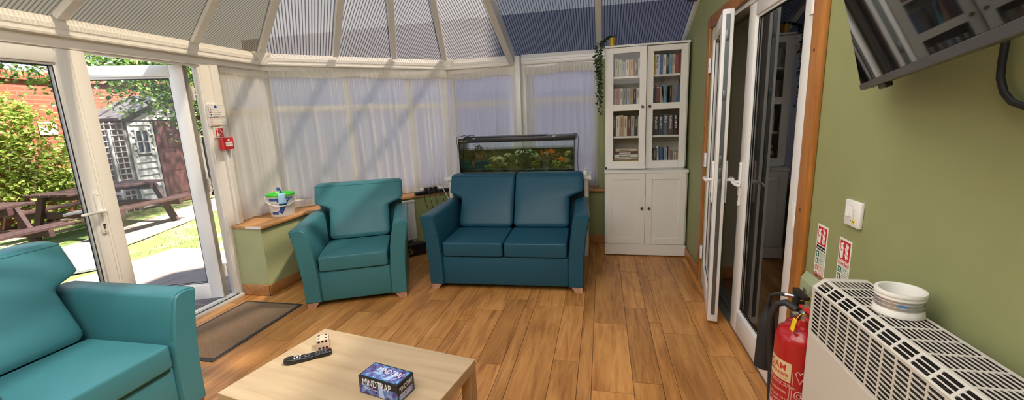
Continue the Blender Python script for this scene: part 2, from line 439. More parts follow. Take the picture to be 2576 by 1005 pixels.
# ------------------------------------------------------------------ eaves, roof
def make_roof():
    prof = [(-.14,1.985), (.0,1.985), (.002,2.028), (.038,2.032), (.040,2.044), (.026,2.048), (.024,2.072), (.030,2.075), (.028,2.102), (.018,2.106), (.006,2.142), (-.14,2.16)]
    m = MB(); sweep([B2, A2, A, B, (-.955, 4.89)], prof, m)
    struct('trim_2', m, upvc_warm, 'white moulded eaves beam above the garden door and the bay windows', 'eaves beam', smooth=20)
    m = MB(); sweep([(-.895, 4.89), EE], [(d-.0, z) for d, z in prof], m)
    struct('trim_3', m, upvc, 'white moulded eaves beam above the window beside the bookcase', 'eaves beam', smooth=20)
    # concave covers over the eaves corners
    for k, (c, lab) in enumerate(((A, 'left bay corner'), (B, 'right bay corner'))):
        bis = Vector((.92,-.39)) if k == 0 else Vector((.38,-.92)); bis.normalize(); sd = Vector((-bis.y, bis.x))
        m = MB(); out = [(-.085,2.146), (.085,2.146)] + [(.030+.055*(1-t)**2.2, 2.146-.116*t) for t in (.25,.5,.75,1)] + [(-.030-.055*(1-t)**2.2, 2.146-.116*t) for t in (1,.75,.5,.25)]
        m.prism(out, lambda u, v, t: (c[0]+bis.x*t+sd.x*u, c[1]+bis.y*t+sd.y*u, v), .0, .065, .004)
        struct('trim_%d' % (4+k), m, upvc_warm, 'concave white cover over the eaves beam at the %s' % lab, 'eaves cover')
    # post between the bay and the back window
    m = MB(); m.box(-.955,-.897,4.775,4.93,.634,2.12,.004)
    struct('trim_6', m, upvc, 'white post rising behind the fish tank', 'post')
    m = MB(); m.box(-.897,-.84,4.87,4.96,.634,2.03,.004)
    struct('trim_7', m, upvc, 'white window jamb beside the post behind the fish tank', 'jamb')
    # polycarbonate sheets and bars
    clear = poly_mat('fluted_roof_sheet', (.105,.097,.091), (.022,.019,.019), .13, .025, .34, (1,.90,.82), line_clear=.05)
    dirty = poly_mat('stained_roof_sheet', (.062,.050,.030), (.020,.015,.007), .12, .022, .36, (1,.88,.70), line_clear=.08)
    rear = poly_mat('rear_fill_sheet', (.95,.93,.90), (.8,.78,.75), .10, .025, .10, line_clear=.10)  # unseen rear panels made brighter to act as added fill light
    root = thing('ceiling', 'fluted polycarbonate conservatory roof with white bars', 'roof', PK, kind='structure')
    def zl(p): return 2.15
    left = [(XL+.02, y) for y in (.44, 1.10, 2.03, 2.89, 3.55)]
    fac = [(-3.13, 3.565), (-2.635, 3.98), (-2.22, 4.42), (-1.80, 4.86)]
    back = [(-1.80, 4.86), (-.995, 4.875), (-.03, 4.875), (.825, 4.875)]
    fac2 = [(-1.80,-.90), (-2.22,-.45), (-2.635,0), (-3.13,.42)]
    back2 = [(.825,-.905), (-.03,-.905), (-.995,-.905), (-1.80,-.90)]
    def tops(p, kind):
        if kind == 'b' and p[0] > -1.2: return Vector((p[0] if p[0] > -.9 else PK[0], PK[1], PK[2]))
        return Vector(PK)
    bars = []
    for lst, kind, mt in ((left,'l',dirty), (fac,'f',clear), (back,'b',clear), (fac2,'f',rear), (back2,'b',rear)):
        for i in range(len(lst)-1):
            a = Vector((*lst[i], 2.155)); b = Vector((*lst[i+1], 2.155)); ta, tb = tops(lst[i], kind), tops(lst[i+1], kind)
            e = (b-a).normalized(); n = e.cross(ta-a).normalized(); s = n.cross(e)
            m = MB(); pts = [a, b, tb] if (ta-tb).length < .01 else [a, b, tb, ta]
            pts = [a+(a-ta).normalized()*.2, b+(b-tb).normalized()*.2] + pts[2:]
            pts = [p + Vector((0,0,.004)) for p in pts]
            uv = [((p-a).dot(e), (p-a).dot(s)) for p in pts]
            m.add(pts, [tuple(range(len(pts)))], [uv]); 
            m.build('roof_panel', mt, root, world=True, smooth=0)
        for i, p in enumerate(lst):
            if kind in 'lb' or 0 < i < len(lst)-1: bars.append((p, tops(p, kind), kind))
    for p, t, kind in bars:
        a = Vector((*p, 2.14)); d = (t-a).normalized(); s = d.cross(Vector((0,0,1))).normalized(); n = s.cross(d)
        big = kind == 'b' and abs(p[0]+.995) < .01
        hw, dp = (.032, .13) if big else (.034, .03)
        if p[0] > .8: hw, dp = .020, .055
        prof = [(-hw,-dp), (hw,-dp), (hw,.012), (-hw,.012)] if big else [(-hw*.75,-dp), (hw*.75,-dp), (hw,-dp*.3), (hw,.012), (-hw,.012), (-hw,-dp*.3)]
        m = MB(); off = Vector((0,0,.012)); a0 = a - d*(.0 if not big else -.02)
        m.loft([[a0+off+s*u+n*v for u, v in prof], [t+off+s*u+n*v for u, v in prof]])
        m.build('roof_bar', upvc, root, world=True, smooth=30)
    m = MB(); m.box(-.95,.80,1.94,2.03,3.20,3.30,.01); m.lathe([(0,-.02),(.10,-.02),(.13,.03),(.13,.07)], (PK[0],PK[1],3.20)); m.build('ridge_beam', upvc, root, world=True)
make_roof()

# ------------------------------------------------------------------ windows
def window(n, p0, p1, mull, label, z0=.634, z1=1.985, trans=1.60):
    p0, p1 = Vector((*p0,0)), Vector((*p1,0)); e = (p1-p0); L = e.length; e.normalize()
    M = Matrix((e, Vector((-e.y,e.x,0)), Vector((0,0,1)))).transposed().to_4x4(); M.translation = p0
    fr = MB(); t0, t1 = -.03, .035
    for x0, x1 in ((0,.055), (L-.055,L)): fr.box(x0,x1,t0,t1,z0,z1,.004,1,M)
    xs = [0] + [L*k for k in mull] + [L]
    for k in mull: fr.box(L*k-.025,L*k+.025,t0,t1,z0,z1,.004,1,M)
    for i in range(len(xs)-1):
        a, b = xs[i]+(.055 if i == 0 else .035), xs[i+1]-(.055 if i == len(xs)-2 else .035)
        for za, zb in ((z0,z0+.055), (trans,trans+.06), (z1-.05,z1)): fr.box(a,b,t0,t1,za,zb,.004,1,M)
    o = fr.build('window_%d' % n, upvc); tag(o, label, 'window', kind='structure')
    for i in range(len(xs)-1):
        a, b = xs[i]+(.055 if i == 0 else .035), xs[i+1]-(.055 if i == len(xs)-2 else .035)
        for za, zb in ((z0+.055,trans), (trans+.06,z1-.05)):
            g = MB(); g.box(a,b,-.004,.004,za,zb,0,1,M); g.build('pane', glass, o, world=True, smooth=0)
window(1, (-3.25,3.07), (-3.25,3.60), [], 'narrow white window between the garden door and the bay')
window(2, (-3.23,3.63), (-1.86,4.98), [.40,.76], 'wide angled bay window behind the white sheer curtain')
window(3, (-1.80,4.985), (-.97,4.985), [], 'white window behind the fish tank')
window(4, (-.835,4.985), (-.0355,4.985), [], 'white window between the post and the bookcase')
window(5, (-3.22,.42), (-3.22,1.02), [], 'white window behind the near armchair')

# ------------------------------------------------------------------ doors
def leaf(root, W, Hh, st_h, st_f, rb, rt, t, zb=.03, edge=None, ior=1.5):
    """a glazed leaf: width along local x from the hinge, thickness along y, height along z"""
    m = MB(); b = .006
    z0, z1 = zb, Hh
    m.box(0,st_h,0,t,z0,z1,b); m.box(W-st_f,W,0,t,z0,z1,b)
    m.box(st_h-.002,W-st_f+.002,.0005,t-.0005,z0,z0+rb,b); m.box(st_h-.002,W-st_f+.002,.0005,t-.0005,z1-rt,z1,b)
    g0, g1, h0, h1 = st_h, W-st_f, z0+rb, z1-rt
    for (x0,x1,za,zb_) in ((g0-.001,g0+.014,h0,h1), (g1-.014,g1+.001,h0,h1), (g0,g1,h0-.001,h0+.014), (g0,g1,h1-.014,h1+.001)):
        m.box(x0,x1,.012,t-.012,za,zb_,.004)
    o = m.build('sash', upvc, root)
    k = MB()
    for y in (.014, t-.018):
        for (x0,x1,za,zb_) in ((g0+.012,g0+.018,h0+.012,h1-.012), (g1-.018,g1-.012,h0+.012,h1-.012), (g0+.012,g1-.012,h0+.012,h0+.018), (g0+.012,g1-.012,h1-.018,h1-.012)):
            k.box(x0,x1,y,y+.004,za,zb_)
    k.build('glazing_gasket', black_rub, root)
    p = MB(); p.box(g0+.012,g1-.012,t/2-.004,t/2-.001,h0+.012,h1-.012); p.build('pane', glass_mat('door_glass_%d' % int(ior*100), ior=ior), root, smooth=0)
    p = MB(); p.box(g0+.012,g1-.012,t/2+.008,t/2+.011,h0+.012,h1-.012); p.build('pane', glass_mat('coated_glass', ior=1.18) if ior < 1.4 else glass_mat('door_glass_%d' % int(ior*100), ior=ior), root, smooth=0)
    if edge:
        e = MB(); e.box(W-.0005,W+.003,t/2-.012,t/2+.012,z0+.05,z1-.03)
        for zz in (.25,.6,.95,1.02,1.1,1.5,1.85): e.box(W,W+.007,t/2-.010,t/2+.010,zz,zz+.06,.002)
        e.build('lock_strip', edge, root)
    return o

def door_handle(root, x, z, y0, sgn, dirx, key=True, name='door_handle'):
    """long backplate with a lever; sgn: which face (y direction), dirx: lever direction"""
    m = MB(); T = .012
    def Y(v): return y0 + sgn*v
    ol = [(cos(a)*.016, (.108 if 0 <= a <= pi else -.135)+sin(a)*.016) for a in [pi*k/8 for k in range(9)]] + [(cos(a)*.016, -.135+sin(a)*.016) for a in [pi+pi*k/8 for k in range(9)]]
    m.prism(ol, lambda u, v, t: (x+u, Y(t), z+v), 0, T, .003)
    m.tube([(x,Y(T),z), (x,Y(.045),z)], .010, 12)
    m.tube([(x-dirx*.004,Y(.045),z), (x+dirx*.035,Y(.050),z), (x+dirx*.08,Y(.052),z-.002), (x+dirx*.112,Y(.046),z-.004), (x+dirx*.118,Y(.036),z-.004)], [.011,.0105,.010,.0095,.008], 12)
    o = m.build(name, white_pl, root)
    if key:
        k = MB(); k.lathe([(0,0),(.008,0),(.008,.004),(0,.004)], (x,Y(T) if sgn > 0 else Y(T)-.004,z-.092), 14, axis='Y'); k.box(x-.0035,x+.0035,*(sorted((Y(T),Y(T+.004)))),z-.116,z-.092)
        for zz in (.10,-.138): k.lathe([(0,0),(.003,0),(.003,.001),(0,.001)], (x,Y(T)-(.001 if sgn < 0 else 0),z+zz), 8, axis='Y')
        k.build('keyhole', dark_steel, o)
    return o

def hinge(root, x, y, z, h=.11, name='hinge'):
    m = MB(); m.tube([(x,y,z-h/2),(x,y,z-.004)], .011, 12); m.tube([(x,y,z+.004),(x,y,z+h/2)], .011, 12)
    m.tube([(x,y,z-.006),(x,y,z+.006)], .007, 10)
    m.box(x-.004,x+.030,y-.008,y+.008,z-h/2,z+h/2,.003); return m.build(name, white_pl, root)

def garden_doors():
    m = MB()
    m.box(-3.235,-3.15,2.905,3.06,0,1.985,.004); m.box(-3.165,-3.135,2.985,3.058,.632,1.98,.004); m.box(-3.235,-3.15,1.04,1.125,0,1.985,.004)
    m.box(-3.235,-3.148,1.125,2.905,1.968,2.03,.004); m.box(-3.205,-3.16,2.893,2.9055,.03,1.968,.003); m.box(-3.205,-3.16,1.126,2.905,1.956,1.97,.003)
    m.m = 1; m.box(-3.25,-3.118,1.06,2.96,-.02,.018,.004); m.box(-3.135,-3.128,1.08,2.92,.016,.026,.002); m.box(-3.19,-3.18,1.08,2.92,.016,.03,.002)
    m.m = 2; m.box(-3.17,-3.143,1.1,2.91,.0175,.0195)
    struct('trim_8', m, [upvc_warm, mat('threshold_white', (.72,.72,.70), .35), black_rub], 'white frame and threshold around the garden doorway', 'door frame')
    # closed leaf
    r = thing('door_1', 'closed white glazed garden door leaf with a lever handle', 'door', (-3.155,1.13,0), pi/2, kind='structure')
    leaf(r, .945, 1.965, .095, .098, .13, .085, .068, ior=1.25)
    a = MB(); a.box(.918,.992,-.014,.0,.03,1.962,.005); a.box(.905,.925,-.006,.0,.03,1.962,.003); a.build('meeting_strip', upvc_warm, r)
    door_handle(r, .885, .975, -.0005, -1, -1); door_handle(r, .885, .975, .0685, 1, -1, key=False)
    # leaf standing open into the garden
    ang = math.atan2(-.407, -.913)
    r = thing('door_2', 'white glazed garden door leaf swung open over the paving', 'door', (-3.235,2.865,0), ang, kind='structure')
    leaf(r, .79, 1.962, .095, .095, .125, .085, .068, ior=1.25)
    door_handle(r, .745, .975, .0685, 1, -1); door_handle(r, .745, .975, -.0005, -1, -1, key=False)
    e = MB(); e.box(-.003,.0,.004,.064,.03,1.962); e.box(-.006,-.002,.02,.05,.05,1.95); 
    e.build('hinge_edge', mat('weathered_edge', (.30,.27,.23), .7), r)
    for z in (.25,1.0,1.75): hinge(r, -.012, -.010, z)
garden_doors()

def house_doors():
    m = MB()
    m.box(.812,.8315,1.872,1.968,0,2.145,.005); m.box(.812,.8315,3.665,3.742,0,2.145,.005)
    m.box(.8115,.8315,1.9681,3.6649,2.062,2.146,.005)
    m.m = 1
    for (y, z, a) in ((1.925,1.02,.008),(1.90,.62,.006),(3.70,1.30,.009),(3.71,.72,.007),(1.93,1.66,.007)):
        m.lathe([(0,0),(a,0),(a,.0006),(0,.0006)], (.8114,y,z), 12, axis='X')
    struct('trim_10', m, [pine, mat('pine_knot', (.10,.035,.012), .5)], 'orange pine architrave around the house doorway', 'architrave')
    m = MB()
    m.box(.836,.912,1.9685,2.006,0,2.059,.003); m.box(.836,.912,3.627,3.6645,0,2.059,.003); m.box(.836,.912,2.006,3.627,2.032,2.059,.003)
    m.m = 1; m.box(.85,.99,2.007,3.626,.0005,.016,.003); m.box(.90,.915,2.007,3.626,.016,.028,.002)
    struct('trim_11', m, [upvc, mat('threshold_grey', (.20,.21,.22), .4, .6)], 'white frame and grey threshold of the house doorway', 'door frame')
    r = thing('door_3', 'closed white glazed house door leaf behind the fire extinguishers', 'door', (.905,2.012,0), pi/2, kind='structure')
    leaf(r, .825, 2.028, .10, .112, .15, .075, .065)
    door_handle(r, .785, 1.0, .0655, 1, -1); door_handle(r, .785, 1.0, -.0005, -1, -1, key=False)
    for z in (.27, .98, 1.86): hinge(r, -.012, .075, z)
    r = thing('door_4', 'white glazed house door leaf standing ajar beside the bookcase', 'door', (.832,3.64,0), math.atan2(-.770,-.128), kind='structure')
    leaf(r, .785, 2.03, .10, .10, .15, .075, .065, edge=dark_steel)
    door_handle(r, .745, 1.0, -.0005, -1, -1); door_handle(r, .745, 1.0, .0655, 1, -1)
    for z in (.27, 1.05, 1.78): hinge(r, -.012, -.012, z)
    # hall beyond
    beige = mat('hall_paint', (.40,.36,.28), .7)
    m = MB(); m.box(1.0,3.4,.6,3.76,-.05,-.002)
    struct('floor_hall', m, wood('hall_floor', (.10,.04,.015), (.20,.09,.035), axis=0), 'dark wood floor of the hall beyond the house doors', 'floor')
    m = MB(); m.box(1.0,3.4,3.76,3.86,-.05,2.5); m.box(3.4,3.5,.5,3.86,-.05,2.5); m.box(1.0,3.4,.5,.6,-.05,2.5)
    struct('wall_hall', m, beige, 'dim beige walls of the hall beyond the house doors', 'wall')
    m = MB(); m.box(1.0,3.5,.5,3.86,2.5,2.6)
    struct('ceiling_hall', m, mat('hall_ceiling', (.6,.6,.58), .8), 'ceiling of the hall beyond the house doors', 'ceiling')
    m = MB(); m.box(1.001,3.4,3.74,3.7595,0,.105,.004)
    struct('baseboard_hall', m, pine_hx, 'brown skirting board in the hall', 'skirting board')
house_doors()
def hall_fill():
    l = bpy.data.lights.new('hall_fill', 'AREA'); l.size = .5; l.energy = 1.6; l.color = (1,.86,.66)  # added fill light to lift the dark hall; no fitting modelled
    o = bpy.data.objects.new('hall_fill', l); COL.objects.link(o); o.location = (2.1, 2.6, 2.48)
hall_fill()
def make_house():
    m = MB(); m.box(1.001,7,2.3,5.3,3.4,5.7); m.box(1.001,7,-8,2.299,3.4,3.9); m.box(1.001,1.2,5.06,5.3,0,3.4); m.box(1.001,1.2,-8,-1.01,0,3.4)  # unseen house; rear block shaped lower to let sun onto the roof
    struct('wall_house', m, mat('house_brick', (.35,.14,.09), .8), 'brick wall of the house that the conservatory leans on', 'wall')
make_house()

# ------------------------------------------------------------------ curtains
sheer = sheer_mat('sheer_curtain', (.94,.93,.91), .38, .58)
sheer_full = sheer_mat('sheer_curtain_full', (.90,.88,.84), .16, .60)
header_m = sheer_mat('gathered_header', (.95,.93,.90), .03, .40)
def curtain(p0, p1, z0, z1, label, seed, nfold, amp=.030, sweep_in=0.0, wave=0.008, cloth=None, gap=1.0):
    r_ = random.Random(seed); p0, p1 = Vector((*p0,0)), Vector((*p1,0)); e = p1-p0; L = e.length; e.normalize(); n = Vector((e.y,-e.x,0))
    mid = (p0+p1)/2; root = thing('curtain', label, 'curtain', (mid.x, mid.y, z0), group='white sheer curtains at the bay windows')
    hb = z1-.085
    pl = []; q_ = r_.uniform(0,.05)
    while q_ < L:
        pl.append((q_, r_.uniform(.35,1.0), r_.uniform(.009,.024), r_.uniform(-.035,.035), r_.uniform(-.7,1))); q_ += r_.uniform(.045,.125)*gap
    def fold(s, t=1.0):
        x = s*L; v = .25*sin(2*pi*x/.31+seed) + .12*sin(2*pi*x/.13+2*seed)
        for p, am, w_, dr, late in pl:
            d = (x-p-dr*t)/(w_*(1+.5*t))
            if abs(d) < 3: v += am*(1 if late < 0 else min(1, .35+t*1.4*late))*math.exp(-d*d)
        return v
    def topw(s): return wave*(sin(7*s*L+seed)+.6*sin(13*s*L+2*seed))
    nc = int(L/.0062); nr = 16; vs = []; fs = []
    for j in range(nr+1):
        t = j/nr; z = hb + (z0-hb)*t
        for i in range(nc+1):
            s = i/nc
            k = .25+.75*min(1, t*2.2)
            fine = .006*sin(2*pi*s*L/.028 + 2.5*sin(11*s))*max(0, 1-t*7)
            y = amp*k*fold(s, t) + fine
            zz = z + topw(s)*(1-t)**3 + (.006*fold(s*1.3) if j == nr else 0)
            sx = s*L*(1-sweep_in*t)
            P = p0 + e*sx + n*(y+.004); vs.append((P.x,P.y,zz))
    for j in range(nr):
        for i in range(nc):
            a = j*(nc+1)+i; fs.append((a,a+1,a+nc+2,a+nc+1))
    m = MB(); m.add(vs, fs); m.build('drape', cloth or sheer, root, world=True, smooth=80, recalc=False)
    nc = int(L/.0034); vs = []; fs = []; nr = 5
    for j in range(nr+1):
        t = j/nr; z = z1 + (hb-.004-z1)*t
        for i in range(nc+1):
            s = i/nc; q = s*L/.0135 + .35*sin(31*s)
            y = .0055*sin(2*pi*q)*(1 if 0 < j < nr else .8) + .010 + .006*sin(pi*t)
            P = p0 + e*(s*L) + n*y; vs.append((P.x,P.y,z+topw(s) + (.003*sin(2*pi*q+1) if j == 0 else 0)))
    for j in range(nr):
        for i in range(nc):
            a = j*(nc+1)+i; fs.append((a,a+1,a+nc+2,a+nc+1))
    m = MB(); m.add(vs, fs); m.build('header', header_m, root, world=True, smooth=80, recalc=False)
    m = MB(); m.tube([(p0.x,p0.y,z1-.03),(p1.x,p1.y,z1-.03)], .004, 8); m.build('curtain_wire', white_pl, root, world=True)
curtain((-3.195,3.07), (-3.172,3.655), .640, 2.015, 'white sheer curtain on the narrow window beside the garden door', 1, 9, cloth=sheer_full, gap=.6)
curtain((-3.130,3.60), (-1.79,4.855), .640, 2.020, 'widest white sheer curtain, across the angled bay window behind the armchair', 2, 22)
curtain((-1.825,4.915), (-.965,4.885), .640, 2.015, 'white sheer curtain behind the left half of the fish tank', 3, 11, wave=.011)
curtain((-.86,4.875), (-.045,4.875), .640, 2.012, 'white sheer curtain between the white post and the bookcase', 4, 11, sweep_in=.0)
# ------------------------------------------------------------------ garden
G = -.10
def brick(name, c1, c2, mortar, axes, scale=1.0):
    m = bpy.data.materials.new(name); m.use_nodes = True; nt = m.node_tree; b = nt.nodes['Principled BSDF']
    tc = nt.nodes.new('ShaderNodeTexCoord'); sx = nt.nodes.new('ShaderNodeSeparateXYZ'); nt.links.new(tc.outputs['Object'], sx.inputs[0])
    cx = nt.nodes.new('ShaderNodeCombineXYZ'); nt.links.new(sx.outputs[axes[0]], cx.inputs[0]); nt.links.new(sx.outputs[axes[1]], cx.inputs[1])
    t = node(nt, 'ShaderNodeTexBrick'); t.inputs['Color1'].default_value = (*c1,1); t.inputs['Color2'].default_value = (*c2,1); t.inputs['Mortar'].default_value = (*mortar,1)
    t.inputs['Scale'].default_value = 1/scale; t.inputs['Brick Width'].default_value = .225; t.inputs['Row Height'].default_value = .075; t.inputs['Mortar Size'].default_value = .006
    nt.links.new(cx.outputs[0], t.inputs['Vector']); nt.links.new(t.outputs['Color'], b.inputs['Base Color']); b.inputs['Roughness'].default_value = .85
    return m
def make_ground():
    soil = noise_mat('dry_soil', [(.3, (.17,.13,.09)), (.7, (.30,.25,.18))], (1,1,1), 3, 5, .95)
    m = MB(); m.box(-16,-3.24,-6,14,-.4,G-.02); m.box(-3.24,1.0,5.06,14,-.4,G-.02); m.box(-3.24,1.0,-6,-1.15,-.4,G-.02)
    struct('ground', m, soil, 'bare ground around the conservatory', 'ground')
    m = MB(); lawn = noise_mat('lawn_green', [(.36, (.25,.195,.12)), (.48, (.105,.15,.038)), (.7, (.14,.20,.05))], (1,1,1), 1.6, 8, .95, .4)
    xs = [i*.11 for i in range(62)]; 
    vs = []; fs = []; nx, ny = 60, 70
    for j in range(ny+1):
        for i in range(nx+1):
            x = -10.2 + i*5.4/nx; y = 0 + j*9.1/ny
            vs.append((x, y, G - .015 + .008*sin(x*3.1+y*1.7) + .006*sin(x*7.7-y*5.2)))
    for j in range(ny):
        for i in range(nx): a = j*(nx+1)+i; fs.append((a,a+1,a+nx+2,a+nx+1))
    m.add(vs, fs); o = m.build('lawn', lawn, smooth=80); tag(o, 'patchy sunlit lawn outside the garden door', 'lawn', kind='stuff')
    # blades
    m = MB(); r_ = random.Random(11)
    for _ in range(15000):
        x = r_.uniform(-9.2,-4.75); y = r_.uniform(2.0,8.4)
        if sin(x*2.3+1)*sin(y*1.9) < -.35: continue
        if x > -5.05 and y < 4.4: continue
        px = -6.2 - (y-2.2)*.353
        if abs(x-px) < .60 or (x > -7.8 and y > 7.8): continue
        if abs(x+7.95) < .95 and abs(y-5.18) < .9 or abs(x+7.55) < .95 and abs(y-3.16) < .9 or (-6.75 < x < -5.7 and 3.25 < y < 4.05): continue
        a = r_.uniform(0,6.28); h = r_.uniform(.010,.030); q = r_.uniform(.003,.006); l = r_.uniform(.0,.03); b2 = r_.uniform(0,6.28)
        m.add([(x-cos(a)*q,y-sin(a)*q,G), (x+cos(a)*q,y+sin(a)*q,G), (x+cos(b2)*l,y+sin(b2)*l,G+h)], [(0,1,2)])
    o = m.build('grass', island_mat('grass_blade', [(0,(.10,.16,.03)),(.6,(.15,.23,.05)),(1,(.26,.28,.10))], .7, .3), smooth=0, recalc=False); tag(o, 'short grass growing on the lawn', 'grass', kind='stuff')
    conc = noise_mat('paving_concrete', [(.3, (.21,.165,.14)), (.7, (.27,.215,.185))], (1,1,1), 5, 6, .9, .1)
    m = MB()
    for i in range(4):
        for j in range(6):
            x0 = -3.262-.60*i; y0 = 4.36-.60*(j+1)
            if i == 3 and j > 3: continue
            m.box(x0-.594, x0, y0, y0+.594, G-.05, G+.016, .004, 1)
    struct('paving', m, conc, 'pale concrete paving slabs outside the garden door', 'paving')
    m = MB(); path = [(-6.2,2.2), (-6.55,3.2), (-6.9,4.1), (-7.25,5.1), (-7.6,6.0), (-8.1,7.4), (-8.6,9)]
    for i in range(len(path)-1):
        (xa,ya),(xb,yb) = path[i], path[i+1]; wd = .52
        m.add([(xa-wd,ya,G+.0), (xa+wd*.8,ya,G+.0), (xb+wd*.8,yb,G+.0), (xb-wd,yb,G+.0), (xa-wd,ya,G+.022), (xa+wd*.8,ya,G+.022), (xb+wd*.8,yb,G+.022), (xb-wd,yb,G+.022)],
              [(0,1,2,3),(4,5,6,7),(0,1,5,4),(1,2,6,5),(2,3,7,6),(3,0,4,7)])
    struct('path', m, noise_mat('path_concrete', [(.3, (.22,.18,.15)), (.7, (.29,.24,.20))], (1,1,1), 4, 5, .9), 'pale concrete path crossing the lawn', 'path')
    m = MB(); m.prism([(-6.6,3.3),(-6.0,3.35),(-5.75,3.62),(-6.1,4.0),(-6.55,3.9)], lambda u, v, t: (u, v, t), G+.0005, G+.024)
    o = m.build('gravel', noise_mat('grey_gravel', [(.3, (.10,.10,.11)), (.7, (.30,.29,.29))], (1,1,1), 60, 3, .95, .5)); tag(o, 'patch of grey gravel on the lawn', 'gravel', kind='stuff')
    m = MB(); m.box(-10.6,-10.3,.5,9.2,G,2.50)
    for k in range(118): m.box(-10.63,-10.27,.5+k*.074,.5+k*.074+.066,2.535,2.66,.004,1)
    m.box(-10.66,-10.24,.5,9.2,2.50,2.535)
    struct('wall_garden', m, brick('garden_brick', (.27,.070,.032), (.22,.052,.026), (.23,.12,.085), (1,2)), 'tall orange red brick garden wall with a brick-on-edge top', 'garden wall', smooth=0)
    m = MB(); m.box(-10.2,-7.6,9.2,9.45,G,1.98)
    struct('wall_garden_side', m, brick('dark_brick', (.20,.05,.04), (.14,.035,.03), (.22,.15,.12), (0,2)), 'dark red brick wall at the side of the garden', 'garden wall', smooth=0)
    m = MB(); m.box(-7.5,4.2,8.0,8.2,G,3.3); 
    struct('wall_backdrop', m, noise_mat('skylight_tint', [(.3,(.16,.19,.36)),(.7,(.20,.23,.42))], (1,1,1), 2), 'added backdrop wall outside the bay windows, skylight blue in its colour', 'wall')  # added backdrop; skylight blue put into its colour to tint the curtains
make_ground()

leaf_bright = island_mat('bush_leaf', [(0,(.15,.24,.03)),(.5,(.30,.41,.07)),(.85,(.50,.55,.18)),(1,(.22,.15,.05))], .45, .5)
leaf_dark = island_mat('birch_leaf', [(0,(.025,.06,.010)),(.6,(.065,.135,.02)),(1,(.26,.38,.09))], .4, .35)
leaf_mid = island_mat('hedge_leaf', [(0,(.07,.14,.02)),(.5,(.16,.28,.05)),(1,(.38,.50,.14))], .4, .35)
bark = noise_mat('bark', [(.3,(.10,.06,.04)),(.7,(.22,.15,.10))], (8,8,2), 3)
def leaves(m, pts, s0, s1, r_, droop=.3):
    for c in pts:
        L = r_.uniform(s0,s1); wd = L*.42; d = Vector((r_.gauss(0,1),r_.gauss(0,1),r_.gauss(-droop,.7))).normalized()
        up = Vector((r_.gauss(0,.6),r_.gauss(0,.6),1)); s = d.cross(up).normalized(); n = s.cross(d)
        c = Vector(c); t = c+d*L
        m.add([c, c+d*L*.38+s*wd, t, c+d*L*.38-s*wd, c+d*L*.45-n*L*.10], [(0,1,4),(1,2,4),(2,3,4),(3,0,4)])
